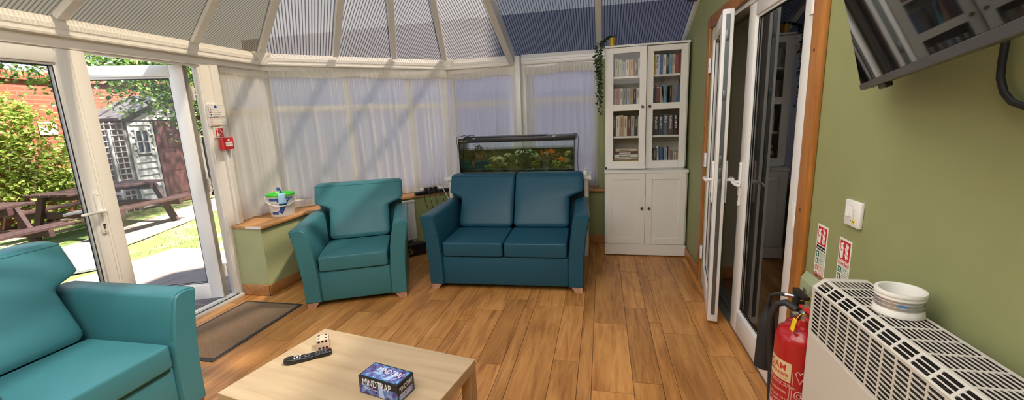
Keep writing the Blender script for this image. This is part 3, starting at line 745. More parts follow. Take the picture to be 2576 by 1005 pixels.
def make_bush():
    r_ = random.Random(5); root = thing('bush', 'big yellow green leafy bush against the brick wall', 'bush', (-9.6,4.9,G))
    m = MB(); pts = []
    blobs = [(-9.7,5.55,1.25,.55,.80), (-9.75,5.1,1.75,.5,.55), (-9.3,5.75,.7,.5,.6), (-9.6,4.3,.9,.75,1.1), (-9.75,4.9,1.35,.6,.9), (-9.6,5.35,.75,.6,.85), (-9.5,5.2,.45,.5,.55), (-9.7,3.6,1.0,.7,1.0), (-9.8,4.6,1.75,.45,.45), (-9.35,5.7,.45,.4,.45), (-9.6,2.9,.9,.7,.9)]
    for (x,y,z,a,b) in blobs:
        for _ in range(820):
            d = Vector((r_.gauss(0,1),r_.gauss(0,1),r_.gauss(0,1))).normalized()*r_.uniform(.6,1.02)
            p = (x+d.x*a*.75, y+d.y*a, z+d.z*b)
            if p[2] > G+.17 and (p[2] > .5 or r_.random() < .45) and not (p[1] > 5.74 and p[0] > -9.52): pts.append(p)
    leaves(m, pts, .05, .105, r_); m.build('foliage', leaf_bright, root, world=True, smooth=0, recalc=False)
    m = MB()
    for _ in range(26):
        a = Vector((-9.65+r_.uniform(-.25,.2), 4.6+r_.uniform(-1.2,.8), G+.03)); b = a+Vector((r_.uniform(-.2,.5),r_.uniform(-.5,.5),r_.uniform(.7,1.7)))
        m.tube([a,(a+b)/2+Vector((r_.uniform(-.1,.1),r_.uniform(-.1,.1),0)),b], [.016,.012,.005], 6)
    m.build('branch', bark, root, world=True)
    # birch hanging over the garden
    root = thing('birch_tree', 'birch tree with leafy twigs hanging over the garden', 'tree', (-10.6,9.75,G))
    m = MB(); m.tube([(-10.6,9.6,G),(-10.55,9.58,1.6),(-10.4,9.4,2.9),(-10.2,9.1,3.15)], [.10,.085,.07,.04], 10)
    hub = (-10.4,9.4,2.9)
    br = [[hub,(-9.6,7.6,3.05),(-8.6,5.6,2.82),(-8.3,5.0,2.45)], [hub,(-9.0,8.2,3.0),(-7.9,7.0,2.7),(-7.6,6.6,1.9)], [hub,(-9.0,8.0,3.0),(-7.6,6.4,2.7),(-7.2,6.0,2.2)],
          [hub,(-9.4,7.2,3.0),(-8.2,5.0,2.74),(-7.9,4.3,2.6)], [hub,(-9.0,8.6,2.9),(-8.0,7.4,2.4),(-7.7,7.2,1.6)], [hub,(-9.2,7.4,2.98),(-7.4,5.6,2.75),(-6.6,5.0,2.35)],
          [hub,(-9.0,7.6,2.98),(-7.2,5.7,2.7),(-6.3,4.9,2.5)], [hub,(-9.0,7.8,3.0),(-7.9,6.4,2.8),(-7.5,5.9,2.1)]]
    for b in br: m.tube(b, [.03,.02,.012,.006], 6)
    m.build('trunk', bark, root, world=True)
    pts = []
    def along(b, n, sp, hang, t0=1.0):
        for _ in range(n):
            t = r_.uniform(t0,len(b)-1); i = min(int(t), len(b)-2); p = Vector(b[i]).lerp(Vector(b[i+1]), t-i)
            pts.append(p+Vector((r_.gauss(0,sp),r_.gauss(0,sp),r_.gauss(-hang,sp*.9))))
    along(br[0], 420, .20, .12, 1.7); along(br[1], 1100, .28, .15); along(br[2], 1500, .30, .0, 1.3); along(br[3], 330, .20, .15, 1.8); along(br[4], 1000, .26, .2); along(br[5], 1100, .30, .02, 1.5); along(br[6], 1500, .32, -.02, 1.5); along(br[7], 1500, .32, .02)
    pts = [p for p in pts if not (p.x > -8.0 and p.y > 7.7) and p.y < 9.0 and p.z-1.449 < .142*sqrt(p.x**2+p.y**2)]
    m = MB(); leaves(m, pts, .055, .09, r_, .6); m.build('foliage', leaf_dark, root, world=True, smooth=0, recalc=False)
    # evergreen hedge above the dark brick wall
    root = thing('hedge', 'bright leafy hedge rising behind the dark red brick wall', 'hedge', (-11.5,10.1,G))
    pts = [(r_.uniform(-14.2,-8.9), r_.uniform(10.05,10.6), r_.uniform(1.5,3.35)) for _ in range(2800)]
    m = MB(); leaves(m, pts, .09, .16, r_); m.build('foliage', leaf_mid, root, world=True, smooth=0, recalc=False)
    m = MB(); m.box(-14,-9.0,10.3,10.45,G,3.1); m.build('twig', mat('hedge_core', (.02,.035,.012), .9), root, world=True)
make_bush()

def make_tables():
    dk = wood('picnic_dark_wood', (.022,.0095,.0085), (.050,.022,.019), axis=1, rough=.6)
    def table(loc, rz, L, label):
        r = thing('picnic_table', label, 'picnic table', loc, rz, group='picnic tables on the lawn')
        for i in range(5): m = MB(); m.box(-.37+i*.15,-.37+i*.15+.138,-L/2,L/2,.70,.735,.004,1); m.build('tabletop_board', dk, r)
        for sx in (-1,1):
            for k in range(2): m = MB(); x = sx*(.60+.145*k) ; m.box(min(x,x+sx*.13),max(x,x+sx*.13),-L/2,L/2,.42,.455,.004,1); m.build('bench_board', dk, r)
        for sy in (-1,1):
            y = sy*(L/2-.28)
            m = MB(); m.box(-.38,.38,y-.03,y+.03,.61,.70,.004,1); m.box(-.88,.88,y-.03,y+.03,.33,.42,.004,1); m.build('crossbeam', dk, r)
            for sx in (-1,1):
                m = MB(); y2 = y+.055*sy
                m.add([(sx*.30,y2-.025,.70),(sx*.40,y2-.025,.70),(sx*.72,y2-.025,0),(sx*.60,y2-.025,0),(sx*.30,y2+.025,.70),(sx*.40,y2+.025,.70),(sx*.72,y2+.025,0),(sx*.60,y2+.025,0)],
                      [(0,1,2,3),(4,5,6,7),(0,1,5,4),(1,2,6,5),(2,3,7,6),(3,0,4,7)]); m.build('leg', dk, r)
    table((-7.95,5.18,G), .10, 1.55, 'dark brown picnic table on the lawn by the path, farther from the camera')
    table((-7.55,3.16,G), .12, 1.55, 'dark brown picnic table in front of the bush, at the left edge')
make_tables()

def make_shed():
    grey = wood('weathered_boards', (.10,.095,.09), (.17,.165,.155), axis=1, rough=.8)
    pale = mat('pale_shed_paint', (.36,.36,.35), .7); brown = mat('shed_brown', (.085,.030,.022), .6)
    r = thing('garden_shed', 'weathered garden shed with a pale slatted front and a brown door', 'shed', (-10.0,7.5,G))
    m = MB(); m.prism([(6.7,G),(8.35,G),(8.35,1.80),(7.55,2.16),(6.7,1.76)], lambda u, v, t: (t, u, v), -10.0, -9.36); m.build('body', grey, r, world=True, smooth=0)
    m = MB()
    for s, (ya,za,yb,zb) in enumerate(((6.52,1.72,7.56,2.22), (8.55,1.72,7.56,2.22))):
        m.add([(-10.26,ya,za),(-9.18,ya,za),(-9.18,yb,zb),(-10.26,yb,zb),(-10.26,ya,za+.05),(-9.18,ya,za+.05),(-9.18,yb,zb+.05),(-10.26,yb,zb+.05)], [(0,1,2,3),(4,5,6,7),(0,1,5,4),(1,2,6,5),(2,3,7,6),(3,0,4,7)])
    m.build('roof', noise_mat('grey_felt', [(.3,(.05,.05,.055)),(.7,(.11,.11,.115))], (1,1,1), 9), r, world=True, smooth=0)
    m = MB(); m.prism([(6.86,1.72),(8.2,1.72),(7.55,2.06)], lambda u, v, t: (t, u, v), -9.358, -9.34); m.box(-9.35,-9.33,7.0,8.1,1.84,1.86); m.build('gable_board', pale, r, world=True, smooth=0)
    m = MB(); m.box(-9.355,-9.315,6.74,6.79,G+.02,1.68,.003); m.box(-9.355,-9.315,7.19,7.24,G+.02,1.68,.003); m.box(-9.355,-9.315,6.79,7.19,1.62,1.68,.003)
    for k in range(13):
        z = G+.04+k*.132
        if 1.0 < z+.06 < 1.54: 
            m.add([(-9.35,6.79,z+.125),(-9.318,6.79,z+.0),(-9.318,6.85,z),(-9.35,6.85,z+.125)], [(0,1,2,3)]); m.add([(-9.35,7.13,z+.125),(-9.318,7.13,z+.0),(-9.318,7.19,z),(-9.35,7.19,z+.125)], [(0,1,2,3)])
            continue
        m.add([(-9.35,6.79,z+.125),(-9.318,6.79,z+.0),(-9.318,7.19,z),(-9.35,7.19,z+.125),(-9.355,6.79,z+.125),(-9.355,6.79,z),(-9.355,7.19,z),(-9.355,7.19,z+.125)], [(0,1,2,3),(1,5,6,2),(0,4,5,1),(3,7,6,2)])
    m.build('slatted_panel', pale, r, world=True, smooth=0)
    m = MB(); 
    for a in (6.85,6.975,7.10): m.box(-9.34,-9.31,a,a+.03,1.04,1.54)
    for z in (1.04,1.27,1.51): m.box(-9.34,-9.312,6.85,7.13,z,z+.03)
    m.prism([(6.87+.12*(1+cos(t)),1.53+.045*sin(t)) for t in [pi*k/10 for k in range(11)]], lambda u, v, t: (t, u, v), -9.34, -9.31)
    f = m.build('window', pale, r, world=True, smooth=0)
    m = MB(); m.box(-9.35,-9.335,6.86,7.12,1.05,1.53); m.build('pane', mat('dark_window', (.02,.02,.025), .1), f, world=True, smooth=0)
    m = MB(); m.box(-9.355,-9.33,7.27,7.86,G+.02,1.70,.003)
    for z in (.12,.62,1.12): m.box(-9.335,-9.318,7.36,7.77,z,z+.40,.012)
    m.build('door', brown, r, world=True)
    t = thing('trellis', 'grey lattice trellis panel beside the shed', 'trellis', (-9.33,6.3,G)); m = MB()
    for k in range(8): y = 5.92+k*.105; m.box(-9.345,-9.33,y,y+.022,G,1.69)
    for k in range(16): z = .0+k*.11; m.box(-9.33,-9.315,5.92,6.66,z,z+.022)
    m.build('lattice', mat('trellis_grey', (.24,.235,.23), .8), t, world=True, smooth=0)
    m = MB(); m.box(-9.31,-9.27,6.35,6.39,G,1.55); m.build('post', pale, t, world=True)
    t = thing('slatted_fence', 'dark grey fence with pale rails right of the shed', 'fence', (-9.3,8.7,G)); m = MB(); m.box(-9.30,-9.24,8.40,9.18,G,1.68); m.build('panel', mat('fence_dark', (.055,.06,.06), .7), t, world=True)
    for k in range(7): m = MB(); z = .2+k*.21; m.box(-9.24,-9.21,8.42,9.18,z,z+.05); m.build('rail', mat('fence_rail', (.40,.41,.40), .7), t, world=True)
    m = MB(); m.box(-9.209,-9.205,8.45,8.66,1.32,1.62); m.m = 1
    for k in range(5): m.box(-9.2055,-9.204,8.48,8.63,1.57-k*.05,1.58-k*.05)
    o = m.build('notice', [mat('notice_blue', (.42,.58,.80), .6), mat('notice_ink', (.12,.2,.4), .6)], smooth=0); tag(o, 'pale blue notice sheet pinned to the dark fence', 'notice')
    m = MB(); m.box(-10.29,-10.27,5.93,6.20,1.50,1.745,.008); m.m = 1; m.box(-10.27,-10.268,6.0,6.13,1.53,1.545)
    for a in (0,1,2): m.lathe([(0,0),(.035,0),(.035,.002),(0,.002)], (-10.27,6.0+a*.065,1.66-.02*(a % 2)), 14, axis='X')
    o = m.build('wall_sign', [white_pl, mat('sign_red', (.65,.15,.15), .5)]); tag(o, 'white sign with red symbols on the brick garden wall', 'sign')
make_shed()
# ------------------------------------------------------------------ upholstered seats
def vinyl(name, c):
    return mat(name, c, .40, spec=.32, bump=(420, .03))
teal = vinyl('teal_vinyl', (.046,.185,.215)); blue = vinyl('petrol_blue_vinyl', (.013,.080,.130))
foot_wood = wood('pale_foot_wood', (.42,.22,.14), (.60,.36,.24), axis=2)

def superloop(w, d, n, c, k=28, ax=None):
    out = []
    for i in range(k):
        a = 2*pi*i/k; ca, sa = cos(a), sin(a)
        out.append(Vector((c[0] + w*math.copysign(abs(ca)**(2/n), ca), c[1] + d*math.copysign(abs(sa)**(2/n), sa), c[2])))
    return out

def pillow(mb, x0, x1, y0, y1, z0, z1, bulge=.012, r=.014, nx=14, ny=12):
    """a filled seat cushion: softly domed top, rounded edges"""
    rings = []; cx, cy = (x0+x1)/2, (y0+y1)/2; w, d = (x1-x0)/2, (y1-y0)/2
    for z, ins in ((z0, r*.7), (z0+r*.4, r*.15), (z0+r, 0), (z1-r, 0), (z1-r*.35, r*.12), (z1, r*.6)):
        rings.append(superloop(w-ins, d-ins, 26, (cx, cy, z), 56))
    mb.loft(rings, False)
    n = 56; b = len(mb.v); base = b-n
    # domed top out of shrinking rings
    prev = rings[-1]; all_r = [prev]
    for t in (.85,.6,.35,.12):
        ring = []
        for p in prev:
            q = Vector((cx+(p.x-cx)*t, cy+(p.y-cy)*t, z1 + bulge*(1-t*t))); ring.append(q)
        all_r.append(ring)
    mb.loft(all_r, False); mb.add(all_r[-1], [tuple(range(n))]); mb.add(rings[0], [tuple(range(n-1,-1,-1))])

def arm_mesh(mb, side, xin, base_w, flare, yb, top_f=.655, top_b=.662, z0=.045, wt=.125):
    """arm with an outward flaring outer face; side -1/+1; xin = inner face at the seat"""
    rings = []
    ys = [0, .012, .03, .2, .4, .6, yb-.02, yb]
    for y in ys:
        t = y/yb; top = top_f + (top_b-top_f)*t**1.2; ins = .010 if y in (0, yb) else (.003 if y in (.012,) else 0)
        fl = flare*(1-.25*t)
        prof = []
        for k in range(11):          # outer side, bottom to top
            u = k/10; z = z0+ins + (top-.012-z0-ins)*u; prof.append((base_w-ins + fl*(u**2.6), z))
        xo = prof[-1][0]; xi_top = xo - wt + ins*2
        prof += [(xo-.008, top-ins), (xo-.03, top+.004-ins), ((xo+xi_top)/2, top+.008-ins), (xi_top+.03, top+.004-ins), (xi_top+.010, top-.004-ins), (xi_top, top-.02-ins)]
        for k in range(1, 7):
            u = k/6; z = top-.02 + (z0+ins-top+.02)*u
            prof.append((xi_top + (xin+ins-xi_top)*min(1, (1-(1-u)**2.2)*1.15), z))
        rings.append([Vector((side*px, y, pz)) for px, pz in prof])
    mb.loft(rings, True)
    # welt round the front face
    fr = [p + Vector((0,-.001,0)) for p in rings[1]]
    mb.tube([Vector((p.x*1.0, .011, p.z)) for p in fr[4:19]], .0032, 6)

def back_mesh(mb, cx, w_low, w_top, zl, zt, y_low, y_top, d, ear_z, ear=(1,1), bulge=.018):
    """T shaped back cushion leaning from y_low (at zl) to y_top (at zt); ears on the given sides"""
    lv = []
    N = 26
    for k in range(N+1):
        u = k/N; z = zl + (zt-zl)*u
        e = min(1, max(0, (z-(ear_z-.075))/.075)); e = e*e*(3-2*e); e = e**1.5
        inset = 0
        if u < .05: inset = .02*(1-u/.05)
        if u > .95: inset = .020*((u-.95)/.05)**2
        l = w_low + (w_top-w_low)*e*ear[0] - inset; r_ = w_low + (w_top-w_low)*e*ear[1] - inset
        yc = y_low + (y_top-y_low)*u + d
        dd = d - inset*.8
        ring = []; K = 44
        for i in range(K):
            a = 2*pi*i/K; ca, sa = cos(a), sin(a); n = 9
            x = math.copysign(abs(ca)**(2/n), ca); y = math.copysign(abs(sa)**(2/n), sa)
            bl = bulge*sin(pi*min(1, max(0, u)))*(1-x**4) if y < 0 else 0
            ring.append(Vector((cx + x*(r_ if x > 0 else l), yc + y*dd - bl, z)))
        lv.append(ring)
    mb.loft(lv, True)
    top = lv[-2]; mb.tube([p for p in top[23:44]], .0035, 6)

def seat(name, label, cat, loc, rz, W, nseat, vin, sag=0, group=None):
    """W = width over the base; local front is -y, y=0 is the front plane of the arms"""
    r = thing(name, label, cat, loc, rz, group)
    hw = W/2; base_arm = .130; xin = hw-base_arm; D = .87
    for s in (-1, 1):
        m = MB(); arm_mesh(m, s, xin, hw, .052, D-.06); m.build('armrest', vin, r, smooth=50)
    m = MB(); m.box(-xin-.004, xin+.004, .018, D-.05, .045, .298, .012, 2)
    m.build('base_panel', vin, r, smooth=50)
    m = MB(); m.loft([[Vector((-hw+.02,D-.10,.05)),Vector((hw-.02,D-.10,.05)),Vector((hw-.02,D-.045,.05)),Vector((-hw+.02,D-.045,.05))], [Vector((-hw+.02,D-.03,.70)),Vector((hw-.02,D-.03,.70)),Vector((hw-.02,D+.03,.70)),Vector((-hw+.02,D+.03,.70))]]); m.build('rear_panel', vin, r)
    sw = 2*xin/nseat
    for k in range(nseat):
        m = MB(); x0 = -xin+k*sw+.004; x1 = x0+sw-.008
        pillow(m, x0, x1, -.004, .52, .304, .426, .010); 
        m.tube([(x0+.012,.002,.421),(x1-.012,.002,.421)], .0035, 6)
        m.build('seat_cushion', vin, r, smooth=50)
    wt = hw-.003
    for k in range(nseat):
        m = MB()
        if nseat == 1: back_mesh(m, 0, xin-.006, wt, .432, .905, .50, .765, .08, .745)
        else:
            s = -1 if k == 0 else 1; c = s*(xin/2); wl = xin/2-.004
            back_mesh(m, c, wl, wl+(wt-xin+.004), .432, .905, .50, .765, .08, .745, (1,0) if s < 0 else (0,1))
        m.build('back_cushion', vin, r, smooth=50)
    for sx in (-1, 1):
        for yy in (.012, D-.12):
            m = MB(); x = sx*(hw-.012); xi = sx*(hw-.09); xt = sx*(hw-.105)
            a, b = sorted((x, xi)); 
            v = [(x,yy,0),(xi+sx*.02,yy,0),(xi+sx*.02,yy+.07,0),(x,yy+.07,0),(x,yy,.047),(xt,yy,.047),(xt,yy+.085,.047),(x,yy+.085,.047)]
            m.add(v, [(0,1,2,3),(4,5,6,7),(0,1,5,4),(1,2,6,5),(2,3,7,6),(3,0,4,7)]); m.build('foot', foot_wood, r, smooth=0)
    return r

# armchair by the window: front feet at (-2.311,2.736) and (-1.623,3.053)
a_c = math.atan2(.317, .688)
seat('armchair', 'teal vinyl armchair standing before the radiator and the angled bay window', 'armchair', (-1.967, 2.885, 0), a_c, .805, 1, teal)
seat('armchair', 'nearest teal vinyl armchair, cut off at the lower left beside the coffee table', 'armchair', (-2.078, 1.222, 0), radians(90.5), .80, 1, teal)
seat('loveseat', 'dark petrol blue vinyl two-seat sofa in front of the fish tank', 'sofa', (-.812, 3.262, 0), math.atan2(.047, 1.325), 1.335, 2, blue)

# ------------------------------------------------------------------ coffee table
def coffee_table():
    birch = wood('birch_top', (.42,.30,.175), (.53,.40,.25), axis=0, rough=.42, scale=.7)
    birch_e = wood('birch_edge', (.40,.25,.12), (.50,.33,.18), axis=0, rough=.45)
    ex = Vector((.881,-.167,0)).normalized(); rz = math.atan2(ex.y, ex.x)
    r = thing('coffee_table', 'low pale birch coffee table with the game box on it', 'table', (-1.432, 1.784, 0), rz)
    L, W, T = .895, .56, .40
    m = MB(); m.box(0,L,-W,0,T-.048,T,.0015,1); m.build('tabletop', birch, r)
    leg = wood('birch_leg', (.38,.24,.12), (.48,.32,.18), axis=2, rough=.45)
    for x in (.001, L-.052):
        for y in (-W+.001, -.052): m = MB(); m.box(x,x+.051,y,y+.051,0,T-.0482,.0015,1); m.build('leg', leg, r)
coffee_table()
TZ = .4003
def table_things():
    # die
    dw = wood('die_wood', (.62,.43,.32), (.74,.54,.42), axis=0, rough=.6)
    a = .60; r = thing('wooden_die', 'large pale wooden die with black pips on the coffee table', 'die', (-1.316, 1.612, TZ), a)
    s = .056; m = MB(); m.box(-s/2,s/2,-s/2,s/2,0,s,.006,3); m.build('cube_body', dw, r)
    m = MB(); p = .016
    def pip(c, axis): 
        q = list(c); m.lathe([(0,0),(.0055,0),(.0055,.0006),(0,.0006)], q, 14, axis=axis)
    for q, ax in [((x,y,s),'Z') for x in (-p,p) for y in (-p,p)] + [((x,-s/2-.0006,z),'Y') for x in (-p,0,p) for z in (s/2-p,s/2+p)] + [((s/2,k*p,s/2+k*p),'X') for k in (-1,0,1)]:
        m = MB(); pip(q, ax); m.build('pip', black_ink, r)
    # remote: from (-1.40,1.465) to (-1.25,1.574)
    a = math.atan2(1.574-1.465, -1.25+1.40); r = thing('remote_control', 'black TV remote control lying beside the wooden die', 'remote control', (-1.322, 1.512, TZ), a)
    L = .20; m = MB(); rings = []
    for k in range(13):
        t = k/12; x = -L/2+L*t; w = .021*(1 if .04 < t < .96 else .8); up = .028 - .010*sin(pi*t) + (.0 if t < .9 else -.004); lo = .0 if (t < .42 or t > .93) else .008*sin(pi*(t-.42)/.51)
        if k in (0,12): w *= .72; up -= .005; lo += .004
        rings.append([Vector((x,w*cx,lo+(up-lo)*cz)) for cx, cz in ((-1,.12),(-1,.8),(-.85,1),(.85,1),(1,.8),(1,.12),(.8,0),(-.8,0))])
    m.loft(rings); m.build('body', mat('remote_black', (.010,.011,.013), .28), r, smooth=60)
    kb = MB(); kw = MB(); kr = MB()
    def topz(x): t = (x+L/2)/L; return .028-.010*sin(pi*t)
    for i in range(4):
        for j in range(3): x = .035+i*.013; kb.lathe([(0,0),(.0042,0),(.0036,.0018),(0,.0018)], (x,-.012+j*.012,topz(x)-.0005), 10)
    kb.lathe([(.007,0),(.013,0),(.012,.002),(.007,.002)], (-.005,0,topz(-.005)-.0005), 20)
    for i in range(3):
        for j in range(3): x = -.034-i*.011; (kw if (i+j) % 2 == 0 else kb).box(x-.0035,x+.0035,-.0145+j*.012,-.0095+j*.012+.004,topz(x)-.0005,topz(x)+.0018,.001,1)
    kr.lathe([(0,0),(.0055,0),(.005,.002),(0,.002)], (.089,.010,.0245), 12)
    kb.build('button', mat('button_grey', (.10,.105,.11), .4), r); kw.build('button', mat('button_white', (.6,.62,.62), .4), r); kr.build('power_button', red_pl, r)
    # game box
    pts = [Vector(p) for p in ((-.923,1.422), (-.729,1.378), (-.947,1.327), (-.761,1.287))]
    ex = (pts[1]-pts[0]); a = math.atan2(ex.y, ex.x); w, d, h = .197, .098, .076
    c = (pts[0]+pts[1]+pts[2]+pts[3])/4
    r = thing('game_box', 'black and purple card game box on the coffee table', 'game box', (c.x, c.y, TZ), a)
    m = MB(); m.box(-w/2,w/2,-d/2,d/2,0,h,.003,2); m.build('carton', mat('carton_black', (.008,.008,.012), .35, coat=.2), r)
    art = noise_mat('purple_cloud_print', [(.34,(.03,.015,.07)),(.45,(.13,.06,.24)),(.55,(.12,.22,.50)),(.64,(.22,.50,.80)),(.76,(.60,.55,.80))], (26,26,26), 1.0, 4, .35, distort=1.2)
    art2 = noise_mat('dark_cloud_print', [(.35,(.008,.008,.012)),(.48,(.09,.03,.20)),(.60,(.10,.25,.55)),(.75,(.45,.35,.65))], (24,24,24), 1.0, 4, .35, distort=1.0)
    m = MB(); m.box(-w/2+.010,w/2-.010,-d/2+.010,d/2-.010,h,h+.0004); m.build('printed_panel', art, r, smooth=0)
    m = MB(); z = h+.0003
    for (x0,x1,y0,y1) in ((-w/2+.008,w/2-.008,-d/2+.008,-d/2+.0105), (-w/2+.008,w/2-.008,d/2-.0105,d/2-.008), (-w/2+.008,-w/2+.0105,-d/2+.008,d/2-.008), (w/2-.0105,w/2-.008,-d/2+.008,d/2-.008)): m.box(x0,x1,y0,y1,h,h+.0006)
    m.build('printed_border', mat('print_blue', (.06,.28,.62), .4), r, smooth=0)
    m = MB(); m.box(-w/2+.004,w/2-.004,-d/2-.0004,-d/2,.004,.046); m.box(w/2,w/2+.0004,-d/2+.004,d/2-.004,.004,.03); m.build('printed_panel', art2, r, smooth=0)
    lb = MB(); lb.add([(.012,-.034,h+.0005),(.040,-.034,h+.0005),(.052,.018,h+.0005),(.043,.018,h+.0005)], [(0,1,2,3)]); lb.add([(.050,-.03,h+.0005),(.056,-.03,h+.0005),(.074,.004,h+.0005),(.070,.004,h+.0005)], [(0,1,2,3)])
    lb.add([(.002,-d/2-.0005,.004),(.030,-d/2-.0005,.004),(.020,-d/2-.0005,.070),(.010,-d/2-.0005,.070)], [(0,1,2,3)])
    lb.build('printed_beam', mat('print_pale_blue', (.42,.55,.86), .4), r, smooth=0)
    lil = mat('print_lilac_white', (.85,.83,.90), .5)
    m = MB(); m.text('MINDTRAP', .040, frame((-.050,.002,h+.0006), (1,-.06,0), (0,1,0)), .0003, sx=.66); m.build('lettering', lil, r, smooth=0)
    m = MB(); m.text('MINDTRAP', .044, frame((-.078,-d/2-.0008,.040), (1,0,0), (0,0,1)), .0003, sx=.66); m.build('lettering', lil, r, smooth=0)
    m = MB(); m.text('MINDTRAP', .028, frame((w/2+.0008,-.040,.042), (0,1,.06), (0,0,1)), .0003, sx=.56); m.build('lettering', lil, r, smooth=0)
    m = MB(); m.text('The game that will\nchallenge the way you think', .0058, frame((-.056,-.006,h+.0006), (1,-.06,0), (0,1,0)), .0002); m.build('lettering', lil, r, smooth=0)
    m = MB(); m.text('The game that will\nchallenge the way you think', .0058, frame((-.070,-d/2-.0008,.032), (1,0,0), (0,0,1)), .0002); m.build('lettering', lil, r, smooth=0)
    m = MB()
    for k in range(5): m.box(w/2+.0003,w/2+.0008,-.038,.034-.004*(k % 2),.031-k*.005,.0325-k*.005)
    m.build('small_print', lil, r, smooth=0)
table_things()

# ------------------------------------------------------------------ door mat
def door_mat():
    r = thing('door_mat', 'brown ribbed door mat with a dark rubber edge inside the garden door', 'door mat', (-2.70, 2.38, 0))
    x0, x1, y0, y1 = -2.985, -2.428, 1.962, 2.808
    m = MB(); m.box(x0,x1,y0,y1,.0005,.006,.003,1); m.build('rubber_edge', mat('mat_rubber', (.028,.028,.030), .6), r, world=True)
    pm = bpy.data.materials.new('mat_pile'); pm.use_nodes = True; nt = pm.node_tree; b = nt.nodes['Principled BSDF']
    v = mapped(nt, 'Object', (1,1,1)); w_ = node(nt, 'ShaderNodeTexWave', Scale=42.0, Distortion=.8, **{'Detail Scale': 6.0}); w_.bands_direction = 'X'; nt.links.new(v, w_.inputs['Vector'])
    n = node(nt, 'ShaderNodeTexNoise', Scale=260.0, Detail=2); nt.links.new(v, n.inputs['Vector'])
    mu = nt.nodes.new('ShaderNodeMath'); mu.operation = 'MULTIPLY_ADD'; mu.inputs[1].default_value = .55; nt.links.new(w_.outputs['Fac'], mu.inputs[0])
    m3 = nt.nodes.new('ShaderNodeMath'); m3.operation = 'MULTIPLY'; m3.inputs[1].default_value = .6; nt.links.new(n.outputs['Fac'], m3.inputs[0]); nt.links.new(m3.outputs[0], mu.inputs[2])
    nt.links.new(ramp(nt, mu.outputs[0], [(.25,(.05,.028,.014)),(.6,(.20,.122,.065)),(.9,(.40,.28,.17))]), b.inputs['Base Color']); b.inputs['Roughness'].default_value = .95
    bp = node(nt, 'ShaderNodeBump', Strength=.6, Distance=.004); nt.links.new(mu.outputs[0], bp.inputs['Height']); nt.links.new(bp.outputs[0], b.inputs['Normal'])
    m = MB(); m.box(x0+.028,x1-.028,y0+.028,y1-.028,.005,.010,.003,1); m.build('pile', pm, r, world=True)
door_mat()

